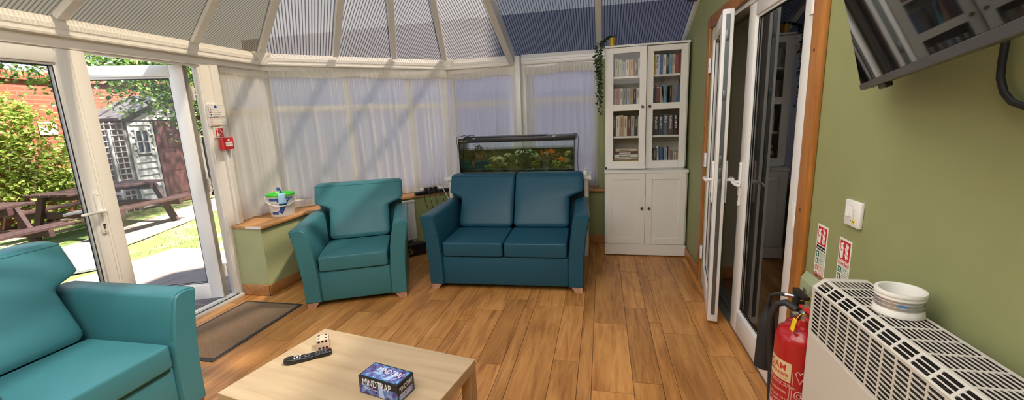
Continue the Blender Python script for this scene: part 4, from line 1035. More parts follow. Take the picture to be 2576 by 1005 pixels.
# ------------------------------------------------------------------ bookcase
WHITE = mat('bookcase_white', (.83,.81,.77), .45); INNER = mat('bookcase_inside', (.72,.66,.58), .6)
def bookcase():
    X0, X1, Y0 = .028, .818, 4.290; YB = 4.715
    r = thing('bookcase', 'tall white bookcase with glazed upper doors and panelled lower doors', 'bookcase', (.423, 4.5, 0))
    def b(name, mt, *boxes, parent=None, bev=.002):
        m = MB()
        for q in boxes: m.box(*q, bev, 1)
        return m.build(name, mt, parent or r, world=True)
    # lower carcass
    b('lower_carcass', WHITE, (X0,X0+.018,Y0+.021,YB,.02,.875), (X1-.018,X1,Y0+.021,YB,.02,.875), (X0,X1,YB-.012,YB,.02,.875), (X0-.004,X1+.004,Y0-.004,YB,.858,.884), (X0,X1,Y0+.021,YB,.122,.138), (X0+.01,X1-.01,Y0+.012,Y0+.03,.80,.86))
    b('plinth', WHITE, (X0,X1,Y0-.002,Y0+.02,.012,.118), (X0+.01,X1-.01,Y0-.004,Y0+.01,.112,.124))
    for x in (X0+.03,X1-.06): b('foot', black_pl, (x,x+.03,Y0+.05,Y0+.08,0,.022))
    xm = (X0+X1)/2
    def panel_door(x0, x1, kx):
        z0, z1 = .128, .856; s = .062
        m = MB(); y0, y1 = Y0+.0, Y0+.0195
        m.box(x0,x0+s,y0,y1,z0,z1,.0015,1); m.box(x1-s,x1,y0,y1,z0,z1,.0015,1); m.box(x0+s-.001,x1-s+.001,y0+.0003,y1,z0,z0+s,.0015,1); m.box(x0+s-.001,x1-s+.001,y0+.0003,y1,z1-s,z1,.0015,1)
        m.box(x0+s-.002,x1-s+.002,y0+.009,y1-.002,z0+s-.002,z1-s+.002)
        d = m.build('lower_door', WHITE, r, world=True)
        k = MB(); k.lathe([(0,-.028),(.008,-.028),(.013,-.022),(.012,-.014),(.006,-.008),(.006,0),(0,0)], (kx,y0,.505), 16, axis='Y'); k.build('knob', mat('bronze_knob', (.16,.11,.075), .35, .9), d, world=True)
    panel_door(X0+.016, xm-.0015, xm-.034); panel_door(xm+.0015, X1-.016, xm+.034)
    # upper carcass
    U0, U1, UY = X0+.004, X1-.010, 4.375; ZT = 2.092
    b('upper_carcass', WHITE, (U0,U0+.018,UY+.021,YB,.884,ZT-.016), (U1-.018,U1,UY+.021,YB,.884,ZT-.016), (U0-.004,U1+.004,UY-.002,YB,ZT-.018,ZT), (U0,U1,UY+.021,YB,.884,.912))
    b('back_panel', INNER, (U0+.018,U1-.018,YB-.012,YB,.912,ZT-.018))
    for z in (1.199, 1.497, 1.782): b('shelf', WHITE, (U0+.0185,U1-.0185,UY+.04,YB-.0125,z,z+.020))
    # doors
    def glass_door(par_loc, rz, w, flip):
        d = thing('upper_door', '', '', par_loc, rz)
        for k in ('label','category'): del d[k]
        d.parent = r; d.matrix_parent_inverse = Matrix.Translation(Vector((.423,4.5,0))).inverted()
        z0, z1 = .898, 2.066; s = .062
        m = MB()
        m.box(0,s,0,.0195,z0,z1,.0015,1); m.box(w-s,w,0,.0195,z0,z1,.0015,1)
        for za, zb in ((z0,z0+.075), (1.470,1.532), (z1-.052,z1)): m.box(s-.001,w-s+.001,.0003,.0195,za,zb,.0015,1)
        m.build('door_frame', WHITE, d)
        for za, zb in ((z0+.074,1.471),(1.531,z1-.051)):
            m = MB(); m.box(s-.002,w-s+.002,.009,.012,za,zb); m.build('pane', glass_mat('bookcase_glass', ior=1.28), d, smooth=0)
        kx = w-.030 if not flip else .030
        k = MB(); k.lathe([(0,-.028),(.008,-.028),(.013,-.022),(.012,-.014),(.006,-.008),(.006,0),(0,0)], (kx,0,1.503), 16, axis='Y'); k.build('knob', MATS['bronze_knob'], d)
    um = (U0+U1)/2; w = um-.0015-(U0+.016)
    glass_door((U0+.016,UY,0), radians(-6.5), w, False); glass_door((um+.0045,UY,0), 0, w, True)
    # ---------------- books
    inkc = {'w': white_ink, 'k': black_ink, 'r': red_ink}
    def bm(c): 
        key = 'cover_%d_%d_%d' % tuple(int(q*255) for q in c); return mat(key, c, .5)
    paper = mat('book_paper', (.70,.64,.52), .9)
    ordn = ['first','second','third','fourth','fifth','sixth','seventh','eighth','ninth','tenth','eleventh','twelfth']
    def book(x, z, th, hh, dp, col, label, group, title=None, ink='w', lean=0, yf=UY+.055, kind='book', tsize=None):
        o = thing('book', label, 'book', (x+th/2, yf+dp/2, z+th/2*abs(sin(lean))+(.0006 if lean else 0)), 0, group, rot=(0, lean, 0))
        m = MB(); c = .0015
        m.box(-th/2,-th/2+c,-dp/2,dp/2,0,hh,0); m.box(th/2-c,th/2,-dp/2,dp/2,0,hh,0); m.box(-th/2,th/2,-dp/2,-dp/2+c,0,hh,.0006,1)
        m.build('cover', bm(col), o)
        m = MB(); m.box(-th/2+c,th/2-c,-dp/2+c,dp/2-.004,.003,hh-.004); m.build('page_block', paper, o, smooth=0)
        if title is None:
            m = MB(); m.box(-th*.10,th*.06,-dp/2-.0004,-dp/2,hh*.42,hh*.86); m.box(th*.14,th*.20,-dp/2-.0004,-dp/2,hh*.50,hh*.78); m.build('title', mat('title_gold', (.45,.36,.20), .5) if sum(col) < .5 else mat('title_brown', (.16,.11,.08), .5), o, smooth=0)
        else:
            ts = tsize or min(th*.70, .026); m = MB(); m.text(title, ts, frame((-ts*.34,-dp/2-.0006,hh*.93), (0,0,-1), (1,0,0)), .0002, bold=.0005); m.build('title', inkc[ink], o, smooth=0)
    def row(x, x_end, z, specs, shelf, side):
        g = 'paperbacks on the %s behind the %s glass door' % (shelf, side)
        for k, sp in enumerate(specs):
            cname, col, th, hh = sp[:4]; title = sp[4] if len(sp) > 4 else None; ink = sp[5] if len(sp) > 5 else 'w'; lean = sp[6] if len(sp) > 6 else 0
            if x+th > x_end: th = x_end-x
            if th < .006: break
            lab = '%s book, %s from left, %s behind %s glass door' % (cname, ordn[k], shelf, side)
            book(x, z, th-.0012, hh, .125, col, lab, g, title, ink, lean); x += th + (sp[7] if len(sp) > 7 else 0)
    WH=(.72,.70,.64); CR=(.60,.52,.38); TAN=(.45,.33,.20); BRN=(.10,.06,.045); BLK=(.012,.012,.014); NVY=(.02,.035,.09); BLU=(.05,.16,.38); SKY=(.10,.38,.58); YEL=(.78,.56,.05); RED=(.22,.035,.03); MAR=(.13,.04,.045); GRN=(.10,.13,.10); GRY=(.20,.20,.21); PNK=(.50,.30,.30); ORG=(.55,.30,.10); LIM=(.45,.50,.18)
    TOP, SEC, THI, BOT = 1.8025, 1.5175, 1.2195, .9125
    row(.462, .795, TOP, [('orange', ORG, .016, .178), ('yellow', YEL, .030, .185, 'PETER JAMES', 'k'), ('cream', WH, .038, .186, 'Margin line', 'k'), ('blue topped', BLU, .030, .184), ('white and navy', WH, .032, .182), ('black', BLK, .024, .180), ('sky blue', SKY, .028, .180), ('off-white', CR, .032, .180), ('black and red', RED, .046, .182, 'DEAD LINE', 'r'), ('pale pink', PNK, .032, .182)], 'top shelf', 'right')
    row(.452, .792, SEC, [('dark navy', NVY, .026, .178), ('slate blue', (.06,.08,.16), .036, .182, 'P', 'w'), ('dark maroon', MAR, .040, .182, 'F', 'w'), ('brown and gold', TAN, .034, .172), ('leaning sky blue', SKY, .034, .188, None, 'w', -.13, .020), ('black', BLK, .024, .178), ('charcoal', GRY, .044, .178), ('bright blue', BLU, .034, .180), ('tall dark green', GRN, .036, .232, 'THE CHASE', 'w')], 'second shelf', 'right')
    row(.452, .792, THI, [('black', BLK, .022, .180), ('grey and orange', GRY, .030, .186), ('black', BLK, .046, .196, 'BALDACCI', 'w'), ('dark grey', (.05,.06,.08), .042, .192, 'BALDACCI', 'w'), ('slate blue', (.10,.15,.22), .046, .196, 'BALD', 'w'), ('brown and black', BRN, .050, .200, 'BALDACCI', 'w'), ('black', BLK, .046, .202, 'BALDACCI', 'w'), ('dark red', RED, .028, .20)], 'third shelf', 'right')
    row(.454, .645, BOT, [('olive', (.22,.17,.06), .022, .120), ('tan', TAN, .026, .128), ('dark blue', NVY, .040, .182), ('white striped', WH, .022, .20, None, 'k', -.05, .006), ('navy', BLU, .034, .19, None, 'w', -.06, .006), ('pale blue', (.40,.50,.55), .030, .18)], 'bottom shelf', 'right')
    row(.650, .790, BOT, [('pink', PNK, .018, .188, None, 'r'), ('grey', GRY, .024, .14), ('cream and brown', CR, .034, .132), ('beige', TAN, .030, .140), ('brown', BRN, .018, .148)], 'bottom shelf, right half,', 'right')
    row(.078, .400, TOP, [('dark red', MAR, .046, .150), ('grey', (.38,.36,.32), .038, .172), ('lime green', LIM, .030, .16), ('blue grey', (.30,.32,.38), .034, .14), ('striped cream', CR, .036, .155), ('orange', ORG, .044, .155), ('dark brown', BRN, .040, .140), ('white', WH, .034, .165), ('cream', CR, .02, .15)], 'top shelf', 'left')
    row(.074, .400, SEC, [('pale grey', (.45,.42,.38), .036, .172), ('cream', CR, .030, .172), ('pale pink', PNK, .030, .172), ('off-white', WH, .034, .172), ('grey', (.34,.33,.32), .034, .172), ('pale blue', (.36,.42,.50), .034, .172), ('tan', TAN, .030, .17), ('dark blue', NVY, .030, .16), ('white', WH, .034, .17), ('slate', GRY, .026, .168)], 'second shelf', 'left')
    row(.074, .400, THI, [('grey', (.30,.28,.27), .034, .20), ('brown', BRN, .030, .20), ('white', WH, .038, .205), ('tan', TAN, .034, .21), ('cream', CR, .040, .20), ('maroon', MAR, .034, .19), ('pale green', (.35,.40,.30), .036, .20), ('black', BLK, .030, .195), ('white', WH, .030, .20)], 'third shelf', 'left')
    zz = BOT
    for k, (cn, col, hh) in enumerate((('dark green', GRN, .034), ('yellow', (.62,.46,.12), .030), ('tan', TAN, .026), ('white', WH, .034), ('maroon', MAR, .028), ('cream', CR, .030))):
        o = thing('book', '%s book lying flat, %s from bottom of the pile behind the left glass door' % (cn, ordn[k]), 'book', (.24, UY+.15, zz), 0, 'books lying flat on the bottom shelf'); L = .27-.012*k
        m = MB(); m.box(-L/2,L/2,-.095,.095,0,.0018); m.box(-L/2,L/2,-.095,.095,hh-.0026,hh-.0008); m.box(-L/2,L/2,-.095,-.0935,0,hh-.0008); m.build('cover', bm(col), o)
        m = MB(); m.box(-L/2+.003,L/2-.003,-.0934,.092,.0018,hh-.0026); m.build('page_block', paper, o, smooth=0)
        m = MB(); m.box(-L*.3,L*.2,-.0956,-.095,hh*.3,hh*.6); m.build('title', white_ink if k % 2 == 0 else black_ink, o, smooth=0); zz += hh
    return r
BC = bookcase()
# ------------------------------------------------------------------ fish tank
def fish_tank():
    X0, X1, Y0, Y1, Z0, Z1 = -1.485, -.268, 4.245, 4.62, .850, 1.255
    # stand
    r = thing('tank_stand', 'white stand under the fish tank behind the sofa', 'stand', (-.85, 4.43, 0))
    m = MB(); m.box(-1.66,-.105,4.21,4.64,.812,.848,.003,1); m.build('stand_top', WHITE, r, world=True)
    for x in (-1.62,-.175): m = MB(); m.box(x,x+.035,4.23,4.63,0,.812,.002,1); m.build('side_panel', WHITE, r, world=True)
    m = MB(); m.box(-1.585,-.175,4.61,4.628,.05,.812); m.box(-1.585,-.175,4.26,4.60,.35,.37); m.build('shelf', WHITE, r, world=True)
    # tank
    r = thing('fish_tank', 'long glass fish tank with a black hood and murky green water', 'fish tank', (-.877, 4.43, Z0))
    t = .008; m = MB()
    m.box(X0,X1,Y0,Y0+t,Z0,Z1-.045); m.box(X0,X0+t,Y0+t,Y1,Z0,Z1-.045); m.box(X1-t,X1,Y0+t,Y1,Z0,Z1-.045); m.box(X0+t,X1-t,Y0+t,Y1-.001,Z0,Z0+t)
    m.build('glass_box', glass_mat('tank_glass', (.93,.98,.95)), r, world=True, smooth=0)
    m = MB(); m.box(X0-.004,X1+.004,Y0-.004,Y1+.004,Z1-.048,Z1,.004,2); m.box(X0+.05,X1-.3,Y0+.05,Y0+.25,Z1,Z1+.010,.003); m.build('hood', black_pl, r, world=True)
    for x in (X0-.002, X1-.004): m = MB(); m.box(x,x+.006,Y0-.003,Y0+.006,Z0,Z1-.046); m.build('corner_seal', black_rub, r, world=True, smooth=0)
    for x in (X0+.16, X1-.22): m = MB(); m.box(x,x+.03,Y0-.007,Y0-.003,Z1-.010,Z1+.003,.001); m.build('hood_clip', mat('clip_grey', (.45,.45,.45), .4), r, world=True)
    m = MB(); m.text('Clear Seal', .020, frame((X0+.012,Y0-.0048,Z1-.033), (1,0,0), (0,0,1)), .0003); m.build('lettering', mat('gold_print', (.55,.42,.15), .4), r, world=True, smooth=0)
    WZ = 1.135
    back = noise_mat('tank_backdrop', [(.30,(.018,.03,.014)),(.44,(.06,.085,.03)),(.55,(.15,.16,.06)),(.64,(.24,.13,.07)),(.75,(.10,.10,.05))], (4,4,7), 1.6, 6, .6, distort=1.5)
    m = MB(); m.box(X0+t,X1-t,Y1-.012,Y1-.002,Z0+t,WZ-.01); m.build('printed_backdrop', back, r, world=True, smooth=0)
    m = MB(); m.box(X0+t+.001,X1-t-.001,Y0+t+.001,Y1-.014,Z0+t+.0005,Z0+.05); m.build('gravel_bed', noise_mat('tank_gravel', [(.3,(.06,.05,.03)),(.7,(.22,.18,.11))], (1,1,1), 90, 2, .9, .5), r, world=True, smooth=0)
    wm = glass_mat('murky_water', (.84,.88,.74), 1.33); 
    m = MB(); m.box(X0+t+.0015,X1-t-.0015,Y0+t+.0015,Y1-.015,Z0+.051,WZ); m.build('water', wm, r, world=True, smooth=0)
    m = MB(); m.box(X0+.60,X0+.75,Y1-.10,Y1-.03,Z0+.06,1.09,.008); m.box(X1-.36,X1-.27,Y0+.16,Y0+.24,Z0+.05,1.00,.01); m.build('filter', black_pl, r, world=True)
    m = MB(); m.box(X0+.38,X1-.05,Y0+.20,Y0+.225,1.203,1.2065,.001); m.build('light_tube', mat('light_bar', (.45,.55,.55), .3), r, world=True)
    la = bpy.data.lights.new('hood_fill', 'AREA'); la.shape = 'RECTANGLE'; la.size = .9; la.size_y = .06; la.energy = 1.1; la.color = (.95,1,.92); lo = bpy.data.objects.new('hood_fill', la); COL.objects.link(lo); lo.location = ((X0+X1)/2+.1, Y0+.2, Z1-.055)  # added fill light under the hood to brighten the tank
    # rocks and plants
    def rock(loc, sc, seed, label):
        r_ = random.Random(seed); bm = bmesh.new(); bmesh.ops.create_icosphere(bm, subdivisions=3, radius=1)
        ks = [Vector((r_.gauss(0,1),r_.gauss(0,1),r_.gauss(0,1))).normalized() for _ in range(14)]; ph = [r_.uniform(.7,1.0) for _ in ks]
        for v in bm.verts:
            d = v.co.normalized(); k = 1
            for q, p in zip(ks, ph): k = min(k, p/max(.2, d.dot(q)) if d.dot(q) > .2 else 9)
            k = k*(1+.10*sin(7*d.x+seed)*sin(6*d.z+d.y*5)+.07*sin(15*d.x+9*d.y+seed)*sin(17*d.z))
            v.co = Vector((d.x*sc[0], d.y*sc[1], d.z*sc[2]))*k
        m = MB(); m.addbm(bm, Matrix.Translation(loc)); o = m.build('rock', noise_mat('tank_rock', [(.32,(.035,.03,.015)),(.5,(.12,.10,.05)),(.68,(.26,.22,.12))], (1,1,1), 26, 6, .9, .8), smooth=30); tag(o, label, 'rock', 'rocks on the tank gravel')
    rocks = ((-1.13,4.50,.985,(.115,.055,.055),'broad flat rock left of middle in the fish tank'), (-1.02,4.42,.940,(.075,.05,.038),'rounded rock in front of the broad flat rock in the fish tank'), (-.335,4.47,1.045,(.055,.05,.045),'upper rock of the pile at the right end of the fish tank'), (-.37,4.43,.970,(.080,.06,.042),'middle rock of the pile at the right end of the fish tank'), (-.72,4.53,1.01,(.075,.04,.060),'dark tall rock behind the green plant in the fish tank'),
        (-1.01,4.53,1.035,(.055,.04,.035),'small rock perched behind the broad flat rock in the fish tank'), (-.33,4.36,.925,(.055,.05,.026),'lowest rock at the foot of the pile at the right end of the fish tank'), (-.88,4.50,.96,(.07,.05,.05),'rock just left of the large green plant in the fish tank'), (-1.24,4.42,.93,(.06,.05,.028),'low rock near the left end of the fish tank'))
    for k, (x, y, z, s, lab) in enumerate(rocks): rock((x, y, z), s, k+3, lab)
    def plant(loc, n, hgt, spread, s, mt, label, seed):
        r_ = random.Random(seed); root = thing('water_plant', label, 'water plant', loc, 0, 'plants in the fish tank'); m = MB(); st = MB(); pts = []
        for _ in range(n):
            a = r_.uniform(0,6.28); q = r_.uniform(.1,1)*spread; h = r_.uniform(.35,1)*hgt; p = (q*cos(a), max(4.285-loc[1], min(4.585-loc[1], q*sin(a)*.7)), h+.004); pts.append(p); st.tube([(0,0,.004),(p[0]*.5,p[1]*.5,h*.6),p], .0018, 5)
        leaves(m, pts, s*.7, s, r_, 0); m.build('foliage', mt, root, smooth=0, recalc=False); st.build('stem', mat('plant_stem', (.05,.08,.02), .6), root)
    pg = island_mat('pond_leaf', [(0,(.02,.045,.010)),(1,(.06,.095,.020))], .5, .2); py = island_mat('yellow_leaf', [(0,(.30,.32,.03)),(1,(.50,.48,.06))], .5, .2); pd = island_mat('deep_leaf', [(0,(.015,.04,.01)),(1,(.05,.09,.02))], .5, .2); pr = island_mat('red_weed', [(0,(.10,.04,.02)),(1,(.20,.08,.04))], .5, .2)
    plant((-.80,4.38,.90), 60, .20, .10, .075, pg, 'large green leafy plant at the middle of the fish tank', 1)
    plant((-1.17,4.31,.90), 60, .065, .045, .028, py, 'small bright yellow plant at the left of the fish tank', 2)
    plant((-.68,4.31,.90), 40, .09, .045, .035, py, 'yellow green plant right of the large green plant in the fish tank', 3)
    plant((-.44,4.32,.90), 70, .09, .08, .034, py, 'spreading yellow green plant at the right of the fish tank', 4)
    plant((-.55,4.56,.90), 120, .20, .13, .040, pr, 'reddish brown weed in front of the tank backdrop', 5)
    plant((-1.30,4.53,.90), 90, .16, .11, .045, pd, 'dark green weed at the left end of the fish tank', 6)
    def fish(loc, rz, ry, L, label):
        root = thing('goldfish', label, 'fish', loc, 0, 'goldfish in the tank', rot=(0, ry, rz)); m = MB(); rings = []
        for k in range(11):
            t = k/10; h = L*.26*sin(pi*min(1,(t*.92+.04)))**.75*(1-.35*t); rings.append([Vector((L*(t-.5), .5*h*cos(a), h*sin(a))) for a in [2*pi*i/12 for i in range(12)]])
        m.loft(rings); m.build('body', fm, root, smooth=80)
        f = MB(); f.add([(L*.42,0,0),(L*.78,.004,L*.22),(L*.66,0,0),(L*.78,-.004,-L*.22)], [(0,1,2,3)]); f.add([(-L*.12,0,L*.22),(L*.10,0,L*.36),(L*.2,0,L*.18)], [(0,1,2)]); f.add([(-L*.05,0,-L*.22),(L*.10,0,-L*.34),(L*.14,0,-L*.18)], [(0,1,2)]); f.build('fin', fm, root, smooth=0)
        e = MB(); 
        for s in (-1,1): e.ball((-L*.36,s*L*.085,L*.04), L*.03, 1)
        e.build('eye', black_pl, root)
    fm = noise_mat('goldfish_orange', [(.3,(.90,.12,.01)),(.6,(.95,.22,.02)),(.8,(.95,.5,.2))], (1,1,1), 25, 2, .35)
    fish((-.600,4.285,1.080), radians(65), radians(60), .085, 'orange goldfish swimming steeply upward near the tank middle')
    fish((-.510,4.285,1.100), radians(160), radians(-10), .100, 'largest orange goldfish just under the water surface at the right')
    fish((-.480,4.290,1.060), radians(100), radians(75), .060, 'orange goldfish just below the largest goldfish')
    fish((-.405,4.29,1.015), radians(175), radians(-8), .085, 'orange red goldfish in front of the rock pile at the right')
    fish((-1.345,4.285,.985), radians(80), radians(65), .07, 'lone orange goldfish at the left end of the tank')
    # pot plant by the left end, seen through the glass
    root = thing('flower_pot', 'terracotta pot with a leafy plant standing in the left end of the tank', 'plant pot', (-1.325,4.44,1.035)); m = MB()
    m.lathe([(0,0),(.042,0),(.055,.075),(.062,.077),(.064,.095),(.054,.095),(.052,.085),(0,.085)], (0,0,0), 22); m.build('pot', mat('terracotta_wet', (.20,.09,.05), .6), root)
    m = MB(); m.box(-.05,.05,-.05,.05,-.135,0); m.build('ledge', black_pl, root)
    r_ = random.Random(9); m = MB(); pts = [(r_.gauss(0,.03),r_.gauss(0,.02),.10+abs(r_.gauss(0,.025))) for _ in range(26)]; leaves(m, pts, .02, .032, r_, -.2); m.build('foliage', pd, root, smooth=0, recalc=False)
    # cables
    m = MB(); m.tube([(X0+.09,Y0+.12,Z1+.014),(X0+.05,Y0+.06,Z1+.03),(X0+.02,Y0+.02,Z1+.022),(X0-.010,Y0-.010,Z1+.012),(X0-.012,Y0-.014,Z1-.03),(X0-.006,Y0-.016,Z1-.12),(X0-.014,Y0-.012,1.00),(X0-.03,Y0+.0,.855),(X0-.06,Y0+.2,.853)], .0032, 6)
    o = m.build('power_cable', black_rub); tag(o, 'black cable hanging down the left end of the fish tank', 'cable')
    m = MB(); m.tube([(X0+.16,Y0+.10,Z1+.022),(X0+.10,Y0+.05,Z1+.028),(X0+.07,Y0-.010,Z1+.010),(X0+.045,Y0-.009,1.12),(X0+.03,Y0-.010,1.0),(X0+.02,Y0-.011,.852)], .003, 6)
    o = m.build('power_cable', black_rub); tag(o, 'thin black cable hanging in front of the tank glass at its left end', 'cable')
    m = MB(); m.tube([(X1-.02,Y0+.1,Z1+.008),(X1+.02,Y0+.06,Z1+.012),(X1+.035,Y0+.05,Z1-.03),(X1+.025,Y0+.06,1.0),(X1+.03,Y0+.08,.852)], .003, 6)
    o = m.build('power_cable', black_rub); tag(o, 'black cable hanging down the right end of the fish tank', 'cable')
    r = thing('plug_adaptor', 'small white plug adaptor on the tank stand beside the sofa', 'adaptor', (-.165,4.255,.8485)); m = MB(); m.box(-.018,.018,-.02,.02,0,.045,.004); m.build('body', white_pl, r); m = MB(); m.tube([(0,0,.045),(-.005,.01,.07),(.005,.03,.085),(.02,.05,.06),(.03,.07,.003)], .003, 6); m.build('cord', white_pl, r)
fish_tank()

# ------------------------------------------------------------------ trailing plant on the bookcase
def trailing_plant():
    r_ = random.Random(21); base = (.100, 4.455, 2.0925)
    r = thing('trailing_plant', 'trailing green plant in a gold pot on top of the bookcase', 'plant', base)
    m = MB(); m.lathe([(0,0),(.030,0),(.040,.080),(.0405,.082),(.037,.082),(.035,.070),(0,.070)], (0,0,0), 28); m.build('pot', mat('gold_pot', (.55,.38,.07), .32, .75), r)
    lm = island_mat('vine_leaf', [(0,(.012,.035,.010)),(.7,(.025,.065,.018)),(1,(.06,.12,.03))], .45, .15)
    st = MB(); lv = MB(); pts = []
    for k in range(9):
        x1 = -.105 - r_.uniform(.0,.055); y1 = -.17 + r_.uniform(-.05,.09); zend = -.62 + (k % 5)*.11 + r_.uniform(-.03,.03)
        pl = [Vector((0,0,.07)), Vector((-.03,-.01,.098)), Vector((-.075,y1*.5,.06)), Vector((x1,y1,.0))]
        z = 0.0
        while z > zend: z -= .05; pl.append(Vector((x1+r_.uniform(-.012,.012), y1+r_.uniform(-.012,.012), z)))
        st.tube(pl, .0013, 4)
        for i in range(1, len(pl)):
            for _ in range(5 if i > 2 else 4):
                p = pl[i-1].lerp(pl[i], r_.random()); pts.append(p)
    for p in pts:
        L = r_.uniform(.020,.034); d = Vector((r_.gauss(0,1),r_.gauss(-.3,.8),r_.gauss(-.4,.5))).normalized(); up = Vector((r_.gauss(0,.4),r_.gauss(-.6,.5),1)); s = d.cross(up).normalized(); n = s.cross(d); w_ = L*.30
        lv.add([p, p+d*L*.3+s*w_*.9, p+d*L*.65+s*w_*.8, p+d*L, p+d*L*.65-s*w_*.8, p+d*L*.3-s*w_*.9, p+d*L*.5-n*L*.06], [(0,1,6),(1,2,6),(2,3,6),(3,4,6),(4,5,6),(5,0,6)])
    for _ in range(28):
        p = Vector((r_.gauss(0,.022),r_.gauss(0,.02),.075)); L = r_.uniform(.03,.05); d = Vector((r_.gauss(0,.7),r_.gauss(0,.7),r_.uniform(.2,1.0))).normalized(); s = d.cross(Vector((0,0,1))).normalized(); lv.add([p,p+d*L*.4+s*L*.2,p+d*L,p+d*L*.4-s*L*.2], [(0,1,2,3)])
    st.build('stem', mat('vine_stem', (.04,.07,.02), .6), r); lv.build('foliage', lm, r, smooth=0, recalc=False)
trailing_plant()

# ------------------------------------------------------------------ bay: radiator, box, power strip, bucket
def bay_things():
    e = Vector((1.15,1.237,0)).normalized(); n = Vector((e.y,-e.x,0)); M = Matrix((e, -n, Vector((0,0,1)))).transposed().to_4x4()
    # radiator right end near (-2.02,4.33)
    p = Vector((-2.86,3.501,0)) + e*1.10 + n*.03; M.translation = p
    r = thing('radiator', 'white panel radiator with vertical flutes under the angled window sill', 'radiator', (p.x, p.y, .15), math.atan2(e.y, e.x))
    L = .95; m = MB()
    m.box(-L,0,-.055,-.012,0,.43,.006,2)
    k = int(L/.034)
    for i in range(k): x = -L+.02+i*.034; m.box(x,x+.020,-.063,-.050,.03,.40,.006,2)
    m.build('panel', mat('radiator_white', (.74,.73,.70), .4), r)
    m = MB(); m.box(-L-.004,.004,-.066,-.006,.425,.445,.003); m.build('top_grille', mat('radiator_white', (1,1,1)), r)
    m = MB(); m.tube([(-.03,-.03,.0),(-.03,-.03,-.15)], .008, 10); m.tube([(-L+.03,-.03,.0),(-L+.03,-.03,-.15)], .008, 10); m.build('pipe', white_pl, r)
    m = MB(); m.box(-.4,-.35,-.013,.029,.1,.35); m.box(-.8,-.75,-.013,.029,.1,.35); m.build('bracket', white_pl, r)
    # black box below
    q = p + e*(-.16) - n*0 + n*.14; M2 = M.copy(); M2.translation = q
    r = thing('black_box', 'black box with a gold swoosh mark on the floor under the radiator', 'box', (q.x, q.y, 0), math.atan2(e.y, e.x))
    m = MB(); m.box(-.36,.20,-.06,.06,0,.135,.012,3); m.build('body', mat('gloss_black', (.012,.012,.013), .3), r)
    m = MB()
    m.tube([(-.050,-.0612,.045),(-.02,-.0612,.035),(.02,-.0612,.042),(.045,-.0612,.062),(.03,-.0612,.070),(-.005,-.0612,.066)], [.001,.004,.005,.005,.003,.001], 6); m.text('Energy', .022, frame((-.035,-.0612,.085),(1,0,0),(0,0,1)), .0004); m.build('printed_mark', mat('gold_ink', (.50,.33,.12), .5), r, smooth=0)
    # power strip on the sill
    a = Vector((-2.085,4.310,.6322)); b_ = Vector((-1.765,4.645,.6322)); ee = (b_-a).normalized(); c = (a+b_)/2; rz = math.atan2(ee.y, ee.x)
    r = thing('power_strip', 'long black power strip lying on the sill beside the tank stand', 'power strip', c, rz); L = .42
    m = MB(); m.box(-L/2,L/2,-.030,.030,0,.038,.010,3); m.build('body', mat('strip_black', (.012,.013,.020), .25), r)
    for k in range(4): m = MB(); x = -.10+k*.06; m.box(x-.022,x+.022,-.024,.024,.037,.0395,.002,1); m.build('socket', mat('socket_grey', (.05,.05,.055), .4), r)
    labs = ('white bodied plug at the left end of the power strip', 'black plug second from left on the power strip', 'black plug third from left on the power strip', 'black plug fourth from left on the power strip', 'white plug with a thick white lead at the right end of the power strip')
    for k in range(5):
        x = -.125+k*.055; w_ = k in (0,4); wc = Matrix.Translation(c) @ Matrix.Rotation(rz, 4, 'Z'); P = wc @ Vector((x,0,.0398))
        r = thing('mains_plug', labs[k], 'plug', P, rz, 'plugs in the power strip'); m = MB(); m.box(-.020,.020,-.022,.022,0,.034,.008,3); m.build('plug_body', white_pl if w_ else black_pl, r)
        m = MB(); d = .02*(k-2); zt = -.2-.06*(k % 3)
        m.tube([(0,-.02,.016),(.004+d*.2,-.05,.020),(.01+d*.4,-.085,-.03),(.03+d,-.105,zt*.55),(.06+d,-.10,zt)], .0045 if k == 4 else .0034, 7); m.build('cord', white_pl if k == 4 else black_rub, r)
        if k in (1,3): m = MB(); m.tube([(.02+d*.6,-.096,-.07),(.028+d*.8,-.103,-.10)], .006, 7); m.build('cable_tie', mat('tie_green', (.15,.60,.05), .5), r)
    # bucket
    bx, by, bz = -2.985, 3.365, .6322
    r = thing('bucket', 'white plastic tub with a green lid and blue label on the window sill', 'bucket', (bx, by, bz)); sg = 40
    m = MB(); m.lathe([(0,0),(.098,0),(.101,.006),(.116,.185),(.120,.188),(.121,.205),(.116,.206),(.114,.19),(0,.19)], (0,0,0), sg); m.build('tub', mat('tub_white', (.82,.82,.80), .35), r)
    m = MB(); m.lathe([(0,.200),(.100,.200),(.106,.209),(.119,.211),(.124,.207),(.124,.190),(.121,.190),(.121,.2065)], (0,0,0), sg); 
    for k in range(10): a = 2*pi*k/10; m.box(-.014,.014,.095,.104,.200,.209,.002,1, Matrix.Rotation(a,4,'Z'))
    m.build('lid', mat('lid_green', (.06,.62,.05), .4), r)
    def wrap(a, z, off=.0008): R = .101+(.116-.101)*(z-.006)/.179+off; return Vector((R*cos(a), R*sin(a), z))
    aim = math.atan2(-by, -bx)
    def band(m, a0, a1, fz0, fz1, off, n=18):
        vs = []; fs = []
        for i in range(n+1): 
            a = a0+(a1-a0)*i/n; u = i/n; vs += [wrap(a, fz0(u), off), wrap(a, fz1(u), off)]
        for i in range(n): fs.append((2*i,2*i+2,2*i+3,2*i+1))
        m.add(vs, fs)
    bl = mat('label_blue', (.035,.10,.36), .4)
